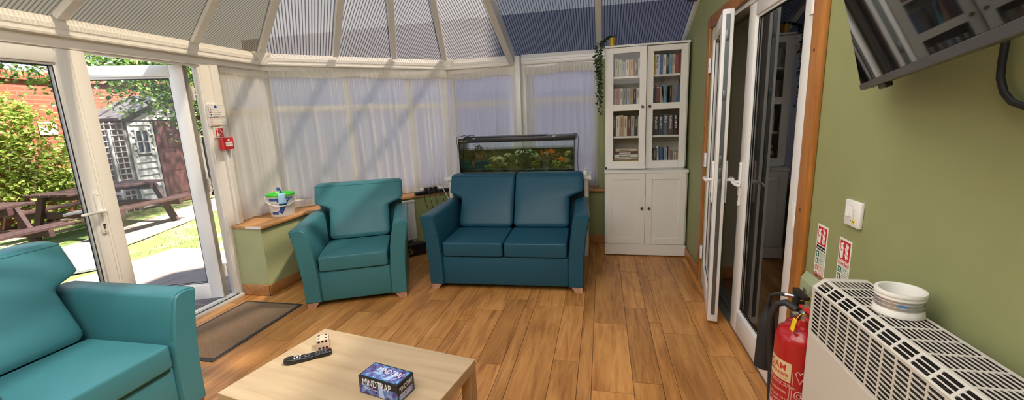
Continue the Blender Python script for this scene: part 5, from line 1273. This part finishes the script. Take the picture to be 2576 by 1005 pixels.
    m = MB(); band(m, aim-1.05, aim+.95, lambda u: .150, lambda u: .178, .0008); band(m, aim-.35, aim+.55, lambda u: .022+.128*max(0,(u-.35)/.65)**1.0 if u > .35 else .022+.13*max(0,(.35-u)/.35)*.2, lambda u: .152, .0007); band(m, aim-.95, aim-.35, lambda u: .022, lambda u: .05, .0008); m.build('label', bl, r, smooth=80, recalc=False)
    m = MB(); band(m, aim-.98, aim-.22, lambda u: .058, lambda u: .140, .0016); m.build('label', mat('label_white', (.80,.78,.76), .5), r, smooth=80, recalc=False)
    m = MB()
    for k in range(7): band(m, aim-.85+.06*(k % 2), aim-.36-.04*(k % 3), lambda u, k=k: .068+k*.0095, lambda u, k=k: .0705+k*.0095, .0022, 8)
    m.build('label_text', mat('label_ink', (.25,.25,.30), .6), r, smooth=0, recalc=False)
    m = MB(); m.text('pal', .022, Matrix(), .0, warp=lambda v: wrap(aim+.28+v.x/.112, .156+v.y, .0016), bold=.0006); m.text('hygiene', .022, Matrix(), .0, warp=lambda v: wrap(aim+.60+v.x/.112*.8, .156+v.y, .0016)); m.build('lettering', white_ink, r, smooth=0)
    m = MB(); pts = []
    for k in range(25): t = k/24; a = aim-1.45+2.9*t; pts.append(Vector((.130*cos(a)*(1+.06*sin(pi*t)), .130*sin(a)*(1+.06*sin(pi*t)), .178-.072*sin(pi*t)**.8)))
    m.tube(pts, .0052, 8)
    for q in (pts[0], pts[-1]): m.ball(q, .011, 2)
    m.build('handle', white_pl, r)
    # brush and cloth on the lid
    r = thing('cleaning_cloth', 'pale blue cloth draped over the edge of the green lid', 'cloth', (bx+.085, by-.085, .8425)); d = Vector((cos(aim), sin(aim), 0)); s = Vector((-d.y, d.x, 0)); m = MB(); rg = []
    for k in range(12):
        t = k/11; q = d*(-.03+.036*min(1,t*2.2)+.022*max(0,t-.45)) + Vector((0,0,.008-.085*max(0,t-.42)/.58 - (.004 if t > .4 else 0)))
        rg.append([q + s*(.033*(u-.5)*2*(.8+.2*t)) + d*(.006*sin(u*9+t*3)+.004) for u in [j/9 for j in range(10)]])
    top = [[p.copy() for p in row] for row in rg]; m.loft(rg, False, False); m.loft([[p+d*.0015+Vector((0,0,.0015)) for p in row] for row in top], False, False); m.build('fabric', mat('cloth_blue', (.38,.62,.82), .8), r, smooth=80)
    P = Vector((bx,by,.8435)) + d*.075 - s*(-.012)
    r = thing('scrubbing_brush', 'small dark blue brush standing on the green bucket lid behind the cloth', 'brush', P); m = MB(); m.tube([(0,0,.0),(.0,-.014,.03),(.0,-.026,.055)], [.006,.007,.005], 8); m.build('handle', mat('brush_blue', (.03,.14,.42), .4), r); m = MB(); m.box(-.011,.011,-.048,-.026,.036,.068,.004,1); m.build('brush_head', mat('brush_blue', (1,1,1)), r)
bay_things()

# ------------------------------------------------------------------ fire signs by the garden door
def door_signs():
    X = -3.134; fx = lambda y, z: frame((X+.0016, y, z), (0,1,0), (0,0,1))
    # text runs along +Y when seen from the room
    r = thing('fire_action_sign', 'white fire action notice with a blue roundel on the door post', 'sign', (X, 2.95, 1.556)); m = MB(); m.box(X,X+.0015,2.990,3.052,1.556,1.660); m.box(X-.015,X+.0015,2.899,2.990,1.556,1.660); m.build('plate', white_pl, r, world=True, smooth=0)
    X += .0
    m = MB()
    for (a,b,c,d) in ((2.902,3.048,1.558,1.560),(2.902,3.048,1.656,1.658),(2.902,2.904,1.558,1.658)): m.box(X+.0015,X+.002,a,b,c,d)
    for k in range(3):
        z = 1.612-k*.019; m.text(('1 Press the alarm','2 Call the fire brigade','3 Leave building by')[k], .0095, fx(2.932, z), .0002)
    m.text('nearest exit', .0095, fx(2.94, 1.562), .0002)
    m.build('lettering', black_ink, r, world=True, smooth=0)
    m = MB(); m.lathe([(0,0),(.013,0),(.013,.0006),(0,.0006)], (X+.0015,2.968,1.640), 20, axis='X'); m.lathe([(0,0),(.006,0),(.006,.0006),(0,.0006)], (X+.0015,2.918,1.616), 14, axis='X'); m.build('blue_roundel', mat('sign_blue', (.02,.08,.40), .5), r, world=True)
    m = MB(); m.box(X+.0015,X+.002,2.911,2.924,1.591,1.603); m.build('red_square', red_ink, r, world=True, smooth=0)
    m = MB(); m.box(X+.0015,X+.002,2.912,2.925,1.570,1.583); m.build('green_square', green_ink, r, world=True, smooth=0)
    r = thing('prohibition_sign', 'white notice with red rings and red print below the fire action notice', 'sign', (X, 2.95, 1.486)); m = MB(); m.box(X-.015,X+.0015,2.901,3.052,1.486,1.551); m.build('plate', white_pl, r, world=True, smooth=0)
    m = MB()
    for (a,b,c,d) in ((2.903,3.05,1.487,1.489),(2.903,3.05,1.548,1.550),(2.903,2.905,1.487,1.55)): m.box(X+.0015,X+.002,a,b,c,d)
    for k in range(3):
        z = 1.538-k*.019; m.lathe([(.0045,0),(.0062,0),(.0062,.0006),(.0045,.0006)], (X+.0015,2.917,z-.002), 16, axis='X'); m.text(('1 Do not stop to collect','2 Do not re-enter building','3 Do not use lifts')[k], .0088, fx(2.930, z-.004), .0002)
    m.build('lettering', red_ink, r, world=True, smooth=0)
    r = thing('alarm_sign', 'square red sign with a hand and flames above the fire call point', 'sign', (X, 2.965, 1.388)); m = MB(); m.box(X-.012,X+.0015,2.922,3.010,1.388,1.474); m.build('plate', mat('sign_cream', (.78,.75,.66), .5), r, world=True, smooth=0)
    m = MB(); m.box(X+.0015,X+.002,2.932,3.002,1.396,1.466); m.build('red_field', red_ink, r, world=True, smooth=0)
    m = MB(); U = lambda u, v, t: (X+.002+t, 2.932+u*.07, 1.396+v*.07)
    m.prism([(.10,.12),(.14,.05),(.42,.05),(.47,.16),(.46,.36),(.33,.40),(.27,.42),(.26,.74),(.20,.74),(.19,.40),(.10,.32)], U, 0, .0004); 
    for k, (x0, y0) in enumerate(((.56,.06),(.70,.30),(.60,.52))): m.prism([(x0-.02,y0+.22),(x0+.06,y0+.12),(x0+.30,y0-.02+.04),(x0+.36,y0+.14),(x0+.22,y0+.12),(x0+.10,y0+.20),(x0+.02,y0+.34)] , U, 0, .0004)
    m.lathe([(.004,0),(.008,0),(.008,.0004),(.004,.0004)], (X+.002,2.948,1.456), 14, axis='X')
    m.build('pictogram', white_ink, r, world=True, smooth=0)
    r = thing('fire_call_point', 'red fire alarm call point box on the door post', 'call point', (X, 2.99, 1.288)); m = MB(); m.box(X-.001,X+.048,2.945,3.045,1.288,1.386,.004,2); m.build('housing', red_pl, r, world=True)
    m = MB(); m.box(X+.048,X+.0495,2.962,3.030,1.312,1.350,.0015,1); m.build('break_glass', white_pl, r, world=True)
    m = MB(); m.lathe([(0,0),(.005,0),(.005,.0006),(0,.0006)], (X+.0495,2.996,1.331), 12, axis='X')
    for s in (-1,1): m.add([(X+.0500,2.996+s*.012,1.331),(X+.0500,2.996+s*.022,1.337),(X+.0500,2.996+s*.022,1.325)], [(0,1,2)])
    m.build('printed_mark', black_ink, r, world=True, smooth=0)
    m = MB(); m.prism([(-.010,0),(.010,0),(.010,.008),(0,.016),(-.010,.008)], lambda u, v, t: (X+.048+t, 2.996+u, 1.360+v), 0, .0006); m.build('printed_house', white_ink, r, world=True, smooth=0)
    m = MB(); m.box(X-.001,X+.014,2.985,3.008,.634,1.287,.003,1); o = m.build('cable_trunking', upvc); tag(o, 'white cable trunking running down from the fire call point', 'trunking')
door_signs()
# ------------------------------------------------------------------ heater with tape roll
def heater():
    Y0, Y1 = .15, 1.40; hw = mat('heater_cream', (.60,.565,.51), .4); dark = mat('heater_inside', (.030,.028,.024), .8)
    r = thing('heater', 'long cream radiator guard with slotted grilles along the green wall', 'heater', (.73, .78, 0))
    XF, XC, XB, ZT, ZC = .646, .676, .7905, .920, .893
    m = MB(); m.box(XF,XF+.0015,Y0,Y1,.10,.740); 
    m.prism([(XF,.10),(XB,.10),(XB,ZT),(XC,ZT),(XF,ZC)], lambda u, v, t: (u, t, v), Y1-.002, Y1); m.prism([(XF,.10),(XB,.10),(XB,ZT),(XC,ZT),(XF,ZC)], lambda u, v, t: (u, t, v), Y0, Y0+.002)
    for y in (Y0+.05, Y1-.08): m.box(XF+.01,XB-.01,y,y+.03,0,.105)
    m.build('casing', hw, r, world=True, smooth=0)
    def lattice(name, o, ex, ey, W, Hh, mx, my, nx, ny, gx, gy, round_=True):
        """plate W (along ex) x Hh (along ey), margins mx,my, nx columns by ny rows of slots; gx, gy = bar widths between slots"""
        o, ex, ey = Vector(o), Vector(ex).normalized(), Vector(ey).normalized(); ez = ex.cross(ey); M = Matrix((ex,ey,ez)).transposed().to_4x4(); M.translation = o; t = .0016; m = MB()
        cw = (W-2*mx-(nx-1)*gx)/nx; ch = (Hh-2*my-(ny-1)*gy)/ny
        m.box(0,W,0,my,0,t,0,1,M); m.box(0,W,Hh-my,Hh,0,t,0,1,M); m.box(0,mx,my,Hh-my,0,t,0,1,M); m.box(W-mx,W,my,Hh-my,0,t,0,1,M)
        for j in range(ny-1): y = my+ch+(ch+gy)*j; m.box(mx,W-mx,y,y+gy,0,t,0,1,M)
        for i in range(nx-1):
            x = mx+cw+(cw+gx)*i; m.box(x,x+gx,my,Hh-my,.00005,t-.00005,0,1,M)
        if round_:
            c = ch*.42
            for i in range(nx):
                x0 = mx+(cw+gx)*i; x1 = x0+cw
                for j in range(ny):
                    y0 = my+(ch+gy)*j; y1 = y0+ch
                    for (px,py,sx,sy) in ((x0,y0,1,1),(x1,y0,-1,1),(x1,y1,-1,-1),(x0,y1,1,-1)):
                        m.add([(px,py,t*.99),(px+sx*c,py,t*.99),(px+sx*c*.3,py+sy*c*.3,t*.99),(px,py+sy*c,t*.99)], [(0,1,2,3)], None, M)
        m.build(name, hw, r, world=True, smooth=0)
    L = Y1-Y0
    lattice('top_grille', (XB,Y1-.0001,ZT-.0016), (0,-1,0), (-1,0,0), L, XB-XC, .020, .008, 21, 9, .0055, .0034)
    dc = Vector((XF-XC,0,ZC-ZT)); 
    lattice('sloped_grille', (XC,Y1,ZT-.0012), (0,-1,0), dc, L, dc.length, .016, .0055, 21, 3, .008, .0030)
    lattice('front_grille', (XF+.0016,Y1,ZC), (0,-1,0), (0,0,-1), L, ZC-.7395, .012, .010, 26, 11, .0055, .0040)
    m = MB(); m.box(XF+.03,XB-.006,Y0+.004,Y1-.004,.11,.79); m.build('heating_core', mat('core_grey', (.045,.040,.034), .8), r, world=True, smooth=0)
    m = MB(); m.box(XB-.005,XB-.0005,Y0+.003,Y1-.003,.11,ZT-.004); m.box(XF+.004,XB-.006,Y1-.005,Y1-.0025,.11,ZC-.004); m.build('liner', dark, r, world=True, smooth=0)
    m = MB(); n = 40
    for k in range(n): y = Y0+.02+(Y1-Y0-.04)*k/(n-1); m.box(XF+.018,XB-.004,y-.002,y+.002,.60,.80)
    m.build('fin', mat('fin_grey', (.12,.11,.095), .6), r, world=True, smooth=0)
    # tape roll
    r = thing('tape_roll', 'white spool of silvery tape standing on the slotted heater top', 'tape roll', (.742, 1.178, .9205)); m = MB()
    m.lathe([(.040,.0),(.052,0),(.0525,.003),(.0515,.006),(.0515,.008),(.0508,.009),(.0508,.012),(.0495,.014),(.0485,.018),(.0485,.043),(.0505,.044),(.0505,.047),(.0495,.048),(.0495,.051),(.0520,.054),(.0520,.060),(.0510,.062),(.0440,.062),(.042,.058),(.040,.0)], (0,0,0), 48); m.build('spool', mat('spool_white', (.78,.76,.72), .4), r)
    for z, h in ((.0195,.007),(.0285,.008),(.0385,.006)):
        m = MB(); m.lathe([(.0486,z),(.0493,z),(.0493,z+h),(.0486,z+h)], (0,0,0), 48); m.build('tape_band', mat('silver_tape', (.50,.50,.52), .25, .7), r)
    m = MB(); a = math.atan2(-1.178,-.742)
    for k in range(3): b = a+.05+k*.10; m.box(-.0045,.0045,-.0500,-.0491,.0305,.0350,0,1, Matrix.Rotation(b+pi/2,4,'Z'))
    m.build('printed_mark', mat('print_cyan', (.05,.22,.55), .4), r, smooth=0)
heater()

def wall_things():
    X = .8318
    # text seen from the room on the right wall runs along -Y
    fx = lambda y, z, off=.001: frame((X-off, y, z), (0,-1,0), (0,0,1))
    r = thing('fused_switch', 'white fused wall switch with a small yellow sticker on the green wall', 'switch', (X, 1.572, 1.042)); m = MB(); m.box(X-.012,X,1.527,1.617,1.042,1.130,.004,2); m.build('faceplate', white_pl, r, world=True)
    m = MB(); m.prism([(0,0),(.006,.002),(.003,.030),(0,.030)], lambda u, v, t: (X-.012-u, t, 1.074+v), 1.582, 1.600); m.build('rocker', white_pl, r, world=True)
    m = MB(); m.box(X-.0135,X-.012,1.556,1.568,1.070,1.104,.001,1); m.build('fuse_holder', mat('fuse_cream', (.74,.70,.64), .4), r, world=True)
    m = MB(); m.box(X-.0128,X-.012,1.552,1.567,1.054,1.067); m.build('sticker', mat('sticker_yellow', (.85,.68,.03), .5), r, world=True, smooth=0)
    m = MB(); m.box(X-.0131,X-.0128,1.555,1.564,1.062,1.0635); m.box(X-.0131,X-.0128,1.555,1.564,1.058,1.0595)
    for z in (1.110,1.062): m.lathe([(0,0),(.002,0),(.002,.0008),(0,.0008)], (X-.0128,1.576,z), 8, axis='X')
    m.build('printed_mark', black_ink, r, world=True, smooth=0)
    def ext_sign(ya, yb, z0, z1, title, tcol, boxed, label, rows):
        r = thing('extinguisher_sign', label, 'sign', (X, (ya+yb)/2, z0), 0, 'fire extinguisher identification signs'); w = ya-yb
        m = MB(); m.box(X-.002,X,yb,ya,z0,z1,.0006,1); m.build('plate', mat('sign_ivory', (.80,.79,.70), .45), r, world=True)
        U = lambda u, v, t: (X-.002-t, ya-u*w, z1-v*w)      # u right, v down, in sign widths
        def rect(m, u0, v0, u1, v1, t=.0005): m.prism([(u0,v0),(u1,v0),(u1,v1),(u0,v1)], U, 0, t)
        m = MB(); rect(m, .10,.10,.92,1.02); m.build('red_field', red_ink, r, world=True, smooth=0)
        m = MB(); T = .0009
        m.prism([(.18,.42),(.21,.38),(.37,.38),(.40,.42),(.40,.95),(.18,.95)], U, 0, T); m.prism([(.24,.38),(.24,.30),(.34,.30),(.34,.38)], U, 0, T); m.prism([(.20,.30),(.20,.25),(.34,.20),(.42,.22),(.42,.27),(.30,.30)], U, 0, T); m.prism([(.15,.42),(.16,.26),(.22,.22),(.23,.26),(.19,.29),(.18,.42)], U, 0, T)
        for (a, b, k) in ((.55,.17,1.0),(.66,.16,.8),(.52,.42,1.0),(.64,.42,.9),(.54,.68,.9),(.68,.70,.7)):
            cl = [(a+.20*k*t+.03*sin(5*t), b+.30*k*t**.8) for t in (0,.25,.5,.75,1)]; wd = (.006,.030,.045,.038,.006)
            m.prism([(x+w_, y-w_*.6) for (x, y), w_ in zip(cl, wd)] + [(x-w_, y+w_*.6) for (x, y), w_ in reversed(list(zip(cl, wd)))], U, 0, T)
        m.build('pictogram', white_ink, r, world=True, smooth=0)
        m = MB(); rect(m, .24,.52,.34,.62,.0012)
        m.build('pictogram', red_ink, r, world=True, smooth=0)
        m = MB()
        if boxed: rect(m, .08,1.08,.93,1.30)
        else:
            for q in ((.08,1.06,.93,1.075),(.08,1.28,.93,1.295),(.08,1.06,.095,1.295),(.915,1.06,.93,1.295)): rect(m, *q)
        m.build('title_box', tcol, r, world=True, smooth=0)
        m = MB(); m.text(title, .12*w*(1.0 if boxed else 1.5), frame((X-.0032, ya-.14*w, z1-1.235*w), (0,-1,0), (0,0,1)), .0002); m.build('lettering', white_ink if boxed else tcol, r, world=True, smooth=0)
        g = MB(); rd = MB(); 
        for k in range(rows):
            v = 1.38+k*.36
            if k < 2:
                rect(g, .10,v,.38,v+.29)
                for q in range(4): rect(g, .50,v+.03+q*.06,.86-.06*(q % 2),v+.045+q*.06)
                for qq in ((.45,v,.93,v+.01),(.45,v+.29,.93,v+.30),(.45,v,.46,v+.30),(.92,v,.93,v+.30)): rect(g, *qq)
            else:
                rd.lathe([(.10*w,0),(.14*w,0),(.14*w,.0006),(.10*w,.0006)], (X-.0026, ya-.24*w, z1-(v+.15)*w), 18, axis='X'); rd.box(X-.0026,X-.002,ya-.24*w-.012*w,ya-.24*w+.012*w,z1-(v+.15)*w-.11*w,z1-(v+.15)*w+.11*w,0,1)
                for q in range(4): rect(rd, .50,v+.03+q*.06,.86-.06*(q % 2),v+.045+q*.06)
                for qq in ((.45,v,.93,v+.01),(.45,v+.29,.93,v+.30),(.45,v,.46,v+.30),(.92,v,.93,v+.30)): rect(rd, *qq)
        g.build('green_panel', green_ink, r, world=True, smooth=0); rd.build('red_panel', red_ink, r, world=True, smooth=0)
        m = MB(); U2 = lambda u, v, t: (X-.0025-t, ya-u*w, z1-v*w)
        for k in range(2): v = 1.38+k*.36; m.prism([(.15,v+.06),(.30,v+.10),(.22,v+.15),(.32,v+.24),(.24,v+.25),(.18,v+.17)], U2, 0, .0004)
        m.build('pictogram', white_ink, r, world=True, smooth=0)
    ext_sign(1.804, 1.727, .795, .994, 'Carbon Dioxide', black_ink, True, 'narrow extinguisher sign with a black title strip, nearest the pine architrave', 4)
    ext_sign(1.645, 1.570, .785, .986, 'Foam Spray', red_ink, False, 'narrow extinguisher sign with a red title, partly hidden by the heater', 4)
    # extinguishers
    r = thing('foam_extinguisher', 'red foam fire extinguisher with a cream label beside the heater', 'fire extinguisher', (.700, 1.545, .022)); R = .086
    m = MB(); m.lathe([(0,.0),(R*.96,0),(R*.98,.012),(R,.02),(R,.595),(R*.985,.618),(R*.92,.640),(R*.72,.657),(R*.42,.666),(.030,.668),(.026,.690),(0,.690)], (0,0,0), 48); m.build('cylinder', mat('extinguisher_red', (.40,.009,.013), .22, coat=.4), r, smooth=50)
    m = MB(); m.lathe([(R*.9,-.022),(R+.006,-.022),(R+.008,.02),(R+.002,.045),(R*.9,.045)], (0,0,.0), 40); m.build('base_ring', black_pl, r)
    aim = math.atan2(-1.545,-.700)
    Cc = lambda a, z, o=.0006: Vector(((R+o)*cos(a), (R+o)*sin(a), z))
    def patch(m, a0, a1, z0, z1, o, n=14):
        vs = []; fs = []
        for i in range(n+1): a = a0+(a1-a0)*i/n; vs += [Cc(a,z0,o), Cc(a,z1,o)]
        for i in range(n): fs.append((2*i,2*i+2,2*i+3,2*i+1))
        m.add(vs, fs)
    c0 = aim - .88       # label centre, turned toward the door
    m = MB(); patch(m, c0-.72, c0+.60, .475, .548, .0006); m.build('label', mat('foam_cream', (.62,.52,.28), .45), r, smooth=80)
    m = MB(); w0 = lambda s, a, z, size, sx=1.0: m.text(s, size, Matrix(), 0, sx=sx, warp=lambda v: Cc(a+v.x/R, z+v.y, .0012), bold=.0004)
    w0('FOAM', c0-.62, .513, .034, .95); w0('EXTINGUISHER', c0-.62, .493, .0165, .86); m.build('lettering', red_ink, r, smooth=0)
    m = MB(); m.text('9 LITRE', .0075, Matrix(), 0, warp=lambda v: Cc(c0+.20+v.x/R, .481+v.y, .0012)); m.build('lettering', red_ink, r, smooth=0)
    m = MB()
    lines = [('TWIST AND PULL OUT PIN', .455, .0115), ('AIM AT BASE OF FIRE', .428, .0115), ('SQUEEZE LEVER TO OPERATE', .402, .0115), ('RELEASE TO STOP', .386, .0115), ('USE ON WOOD PAPER TEXTILES', .318, .009), ('AND FLAMMABLE LIQUIDS', .303, .009), ('DO NOT USE ON LIVE', .288, .009), ('ELECTRICAL EQUIPMENT', .273, .009)]
    for s, z, sz in lines: m.text(s, sz, Matrix(), 0, sx=.9, warp=lambda v, z=z: Cc(c0-.66+v.x/R, z+v.y, .0009), bold=.0002)
    for k in range(9): patch(m, c0-.60, c0+.40-.05*(k % 3), .245-k*.009, .248-k*.009, .0009, 10)
    patch(m, c0-.62, c0-.42, .338, .372, .0009, 4); patch(m, c0-.36, c0-.12, .338, .372, .0009, 4)
    for (a0,a1,z0,z1) in ((c0-.72,c0+.60,.466,.468),(c0-.72,c0+.60,.376,.3775),(c0+.58,c0+.60,.10,.467),(c0+.66,c0+.68,.10,.52),(c0-.72,c0+.60,.262,.2635)): patch(m, a0, a1, z0, z1, .0009, 12)
    for zc, k in ((.505,0),(.435,1)):
        b = c0+.92
        if k == 0:
            for (da,dz,ea,ez) in ((-.16,.012,0,-.022),(.16,.012,0,-.022)):
                m.tube([Cc(b+da,zc+dz,.001),Cc(b+ea,zc+ez,.001)], .0014, 5)
            for s in (-1,1): m.tube([Cc(b+s*(.16-.16*t/6),zc+.012+.010*sin(pi*t/6),.001) for t in range(7)], .0014, 5)
        else: m.tube([Cc(b+.15*cos(t*pi/10),zc+.016*sin(t*pi/10),.001) for t in range(21)], .0018, 5); m.tube([Cc(b+.07*cos(t*pi/8),zc+.008*sin(t*pi/8),.001) for t in range(17)], .0016, 5)
    for k in range(5): patch(m, c0+.76, c0+1.08, .36-k*.045, .392-k*.045, .0007, 4)
    m.build('lettering', mat('label_print_pink', (.72,.42,.40), .5), r, smooth=0)
    m = MB(); m.lathe([(0,.690),(.020,.690),(.020,.715),(.012,.72),(.012,.735),(0,.735)], (0,0,0), 18); m.lathe([(0,0),(.013,0),(.013,.02),(0,.02)], (-.045,.0,.703), 16, axis='X'); m.build('valve', steel, r)
    m = MB(); v = [(-.012,.03,.722),(.012,.03,.722),(.012,-.10,.735),(-.012,-.10,.735),(-.010,.03,.730),(.010,.03,.730),(.010,-.10,.742),(-.010,-.10,.742)]; m.add(v, [(0,1,2,3),(4,5,6,7),(0,1,5,4),(1,2,6,5),(2,3,7,6),(3,0,4,7)]); m.box(-.010,.010,-.105,.02,.695,.702,.003); m.build('lever', red_pl, r)
    m = MB(); m.tube([(-.02,.02,.712),(-.045,.05,.726),(-.066,.068,.712),(-.080,.076,.66),(-.078,.080,.60),(-.062,.082,.45),(-.055,.08,.30)], .0125, 12); m.build('hose', black_rub, r, smooth=60)
    m = MB(); m.tube([(-.012,-.03,.72),(-.035,-.045,.728),(-.05,-.05,.71)], .0012, 5); m.box(-.003,.003,-.011,.011,-.045,.0,.002,1, Matrix.Translation((-.053,-.052,.712)) @ Matrix.Rotation(radians(10),4,'Y')); m.build('safety_tag', mat('tag_yellow', (.85,.58,.02), .45), r)
    # carbon dioxide extinguisher behind it
    r = thing('carbon_dioxide_extinguisher', 'fire extinguisher with a black discharge horn, behind the red foam extinguisher', 'fire extinguisher', (.752, 1.728, .028)); q = .054
    m = MB(); m.lathe([(0,-.028),(q*.9,-.028),(q,-.018),(q,.50),(q*.9,.545),(q*.6,.585),(.024,.60),(.022,.635),(0,.635)], (0,0,0), 36); m.build('cylinder', MATS['extinguisher_red'], r, smooth=50)
    m = MB(); m.box(-.016,.016,-.024,.020,.630,.705,.005); m.box(-.012,.012,-.07,.03,.700,.716,.004); m.build('valve', black_pl, r)
    m = MB(); m.tube([(-.012,.01,.685),(-.040,.022,.686)], .009, 10); m.build('hose_ferrule', steel, r)
    m = MB(); m.tube([(-.038,.02,.686),(-.06,.030,.686),(-.080,.046,.672),(-.084,.052,.635),(-.084,.053,.575)], .0075, 10); m.build('hose', black_rub, r, smooth=60)
    m = MB(); m.lathe([(0,.345),(.030,.345),(.036,.350),(.034,.42),(.031,.52),(.026,.575),(.014,.592),(.012,.62),(0,.62)], (-.084,.053,0), 28); m.build('discharge_horn', mat('horn_black', (.014,.014,.014), .7), r, smooth=40)
    m = MB(); m.tube([(.016,-.01,.69),(.03,-.02,.70),(.03,-.045,.695),(.012,-.05,.69),(-.012,-.045,.692)], .0013, 5); m.build('safety_pin', mat('tag_yellow', (1,1,1)), r)
    m = MB(); m.box(.786,.7915,1.755,1.78,.66,.735,.002); m.box(.762,.7915,1.757,1.778,.695,.70); o = m.build('wall_bracket', steel); tag(o, 'small steel wall bracket above the foam extinguisher', 'bracket')
    # television
    yaw, tilt, roll = radians(17.5), radians(13.5), radians(2.4)
    nh = Vector((-cos(yaw), sin(yaw), 0)); ex = Vector((-sin(yaw), -cos(yaw), 0)); up = cos(tilt)*Vector((0,0,1)) + sin(tilt)*nh; ez = ex.cross(up); ex, up = ex*cos(roll)+up*sin(roll), up*cos(roll)-ex*sin(roll)
    P0 = tv_corner
    M = Matrix((ex, up, ez)).transposed().to_4x4(); M.translation = P0
    r = thing('television', 'black flat television tilted out from the green wall on a bracket', 'television', P0); WM[r.name] = M; r.matrix_world = M; r.rotation_euler = M.to_euler()
    W_, H_ = 1.11, .65
    m = MB(); m.box(0,W_,0,H_,-.028,.0,.003,1); m.box(.15,W_-.15,.10,H_-.12,-.062,-.027,.01,1); m.build('casing', mat('tv_casing', (.014,.014,.015), .35), r)
    m = MB(); m.box(.006,W_-.006,.018,H_-.006,.0,.0012); m.build('screen', mat('tv_screen', (.005,.005,.006), .03, spec=.38), r, smooth=0)
    m = MB(); m.box(0,W_,0,.017,.0,.0035,.001,1); m.box(.135,.139,.0,.018,.0034,.0042); m.build('bezel', mat('bezel_grey', (.055,.055,.06), .35), r)
    m = MB(); m.box(.145,.215,-.012,.004,-.024,-.008,.003,1); m.build('sensor', black_pl, r)
    mid = M @ Vector((W_*.5, H_*.5, -.06)); m = MB(); 
    m.box(.815,.8318,mid.y+.02,mid.y+.12,mid.z+.20,mid.z+.40,.003); m.tube([(.82,mid.y+.07,mid.z+.30),(.74,mid.y+.10,mid.z+.29),(mid.x+.01,mid.y+.01,mid.z+.24)], .018, 10); o = m.build('mount_arm', black_pl, r, world=True)
    # cable hanging from the set
    m = MB(); m.tube([(.818,1.108,1.75), (.818,1.107,1.62), (.818,1.107,1.52), (.818,1.104,1.488), (.818,1.090,1.458), (.818,1.068,1.438), (.818,1.038,1.428), (.818,.98,1.425), (.818,.88,1.46), (.818,.80,1.58), (.818,.76,1.78)], .0068, 10); o = m.build('tv_cable', black_rub, smooth=60); tag(o, 'thick black cable looping down from the television', 'cable')
    # small device high on the wall
    r = thing('wall_speaker', 'small black round device high on the green wall at the roof edge', 'speaker', (.785, 4.16, 2.385)); m = MB(); m.box(-.055,.04,-.045,.045,-.004,.085,.015,2); m.build('housing', black_pl, r); m = MB(); m.lathe([(0,0),(.032,0),(.034,.004),(.030,.008),(.024,.004),(0,.004)], (-.062,0,.042), 20, axis='X'); m.build('lens', dark_steel, r)
d0 = Vector((0,0,0))
def px_ray(x, y):
    p, yw, r = .1935, -.216, .0426
    f = Vector((sin(yw)*cos(p), cos(yw)*cos(p), -sin(p))); ri = Vector((cos(yw), -sin(yw), 0)); d = f.cross(ri)
    right = cos(r)*ri + sin(r)*d; down = -sin(r)*ri + cos(r)*d
    return right*((x-1288)/1052.6) + down*((y-502.5)/1052.6) + f
_d = px_ray(2168, 227); tv_corner = Vector((0,0,H)) + _d*(.745/_d.x)
wall_things()
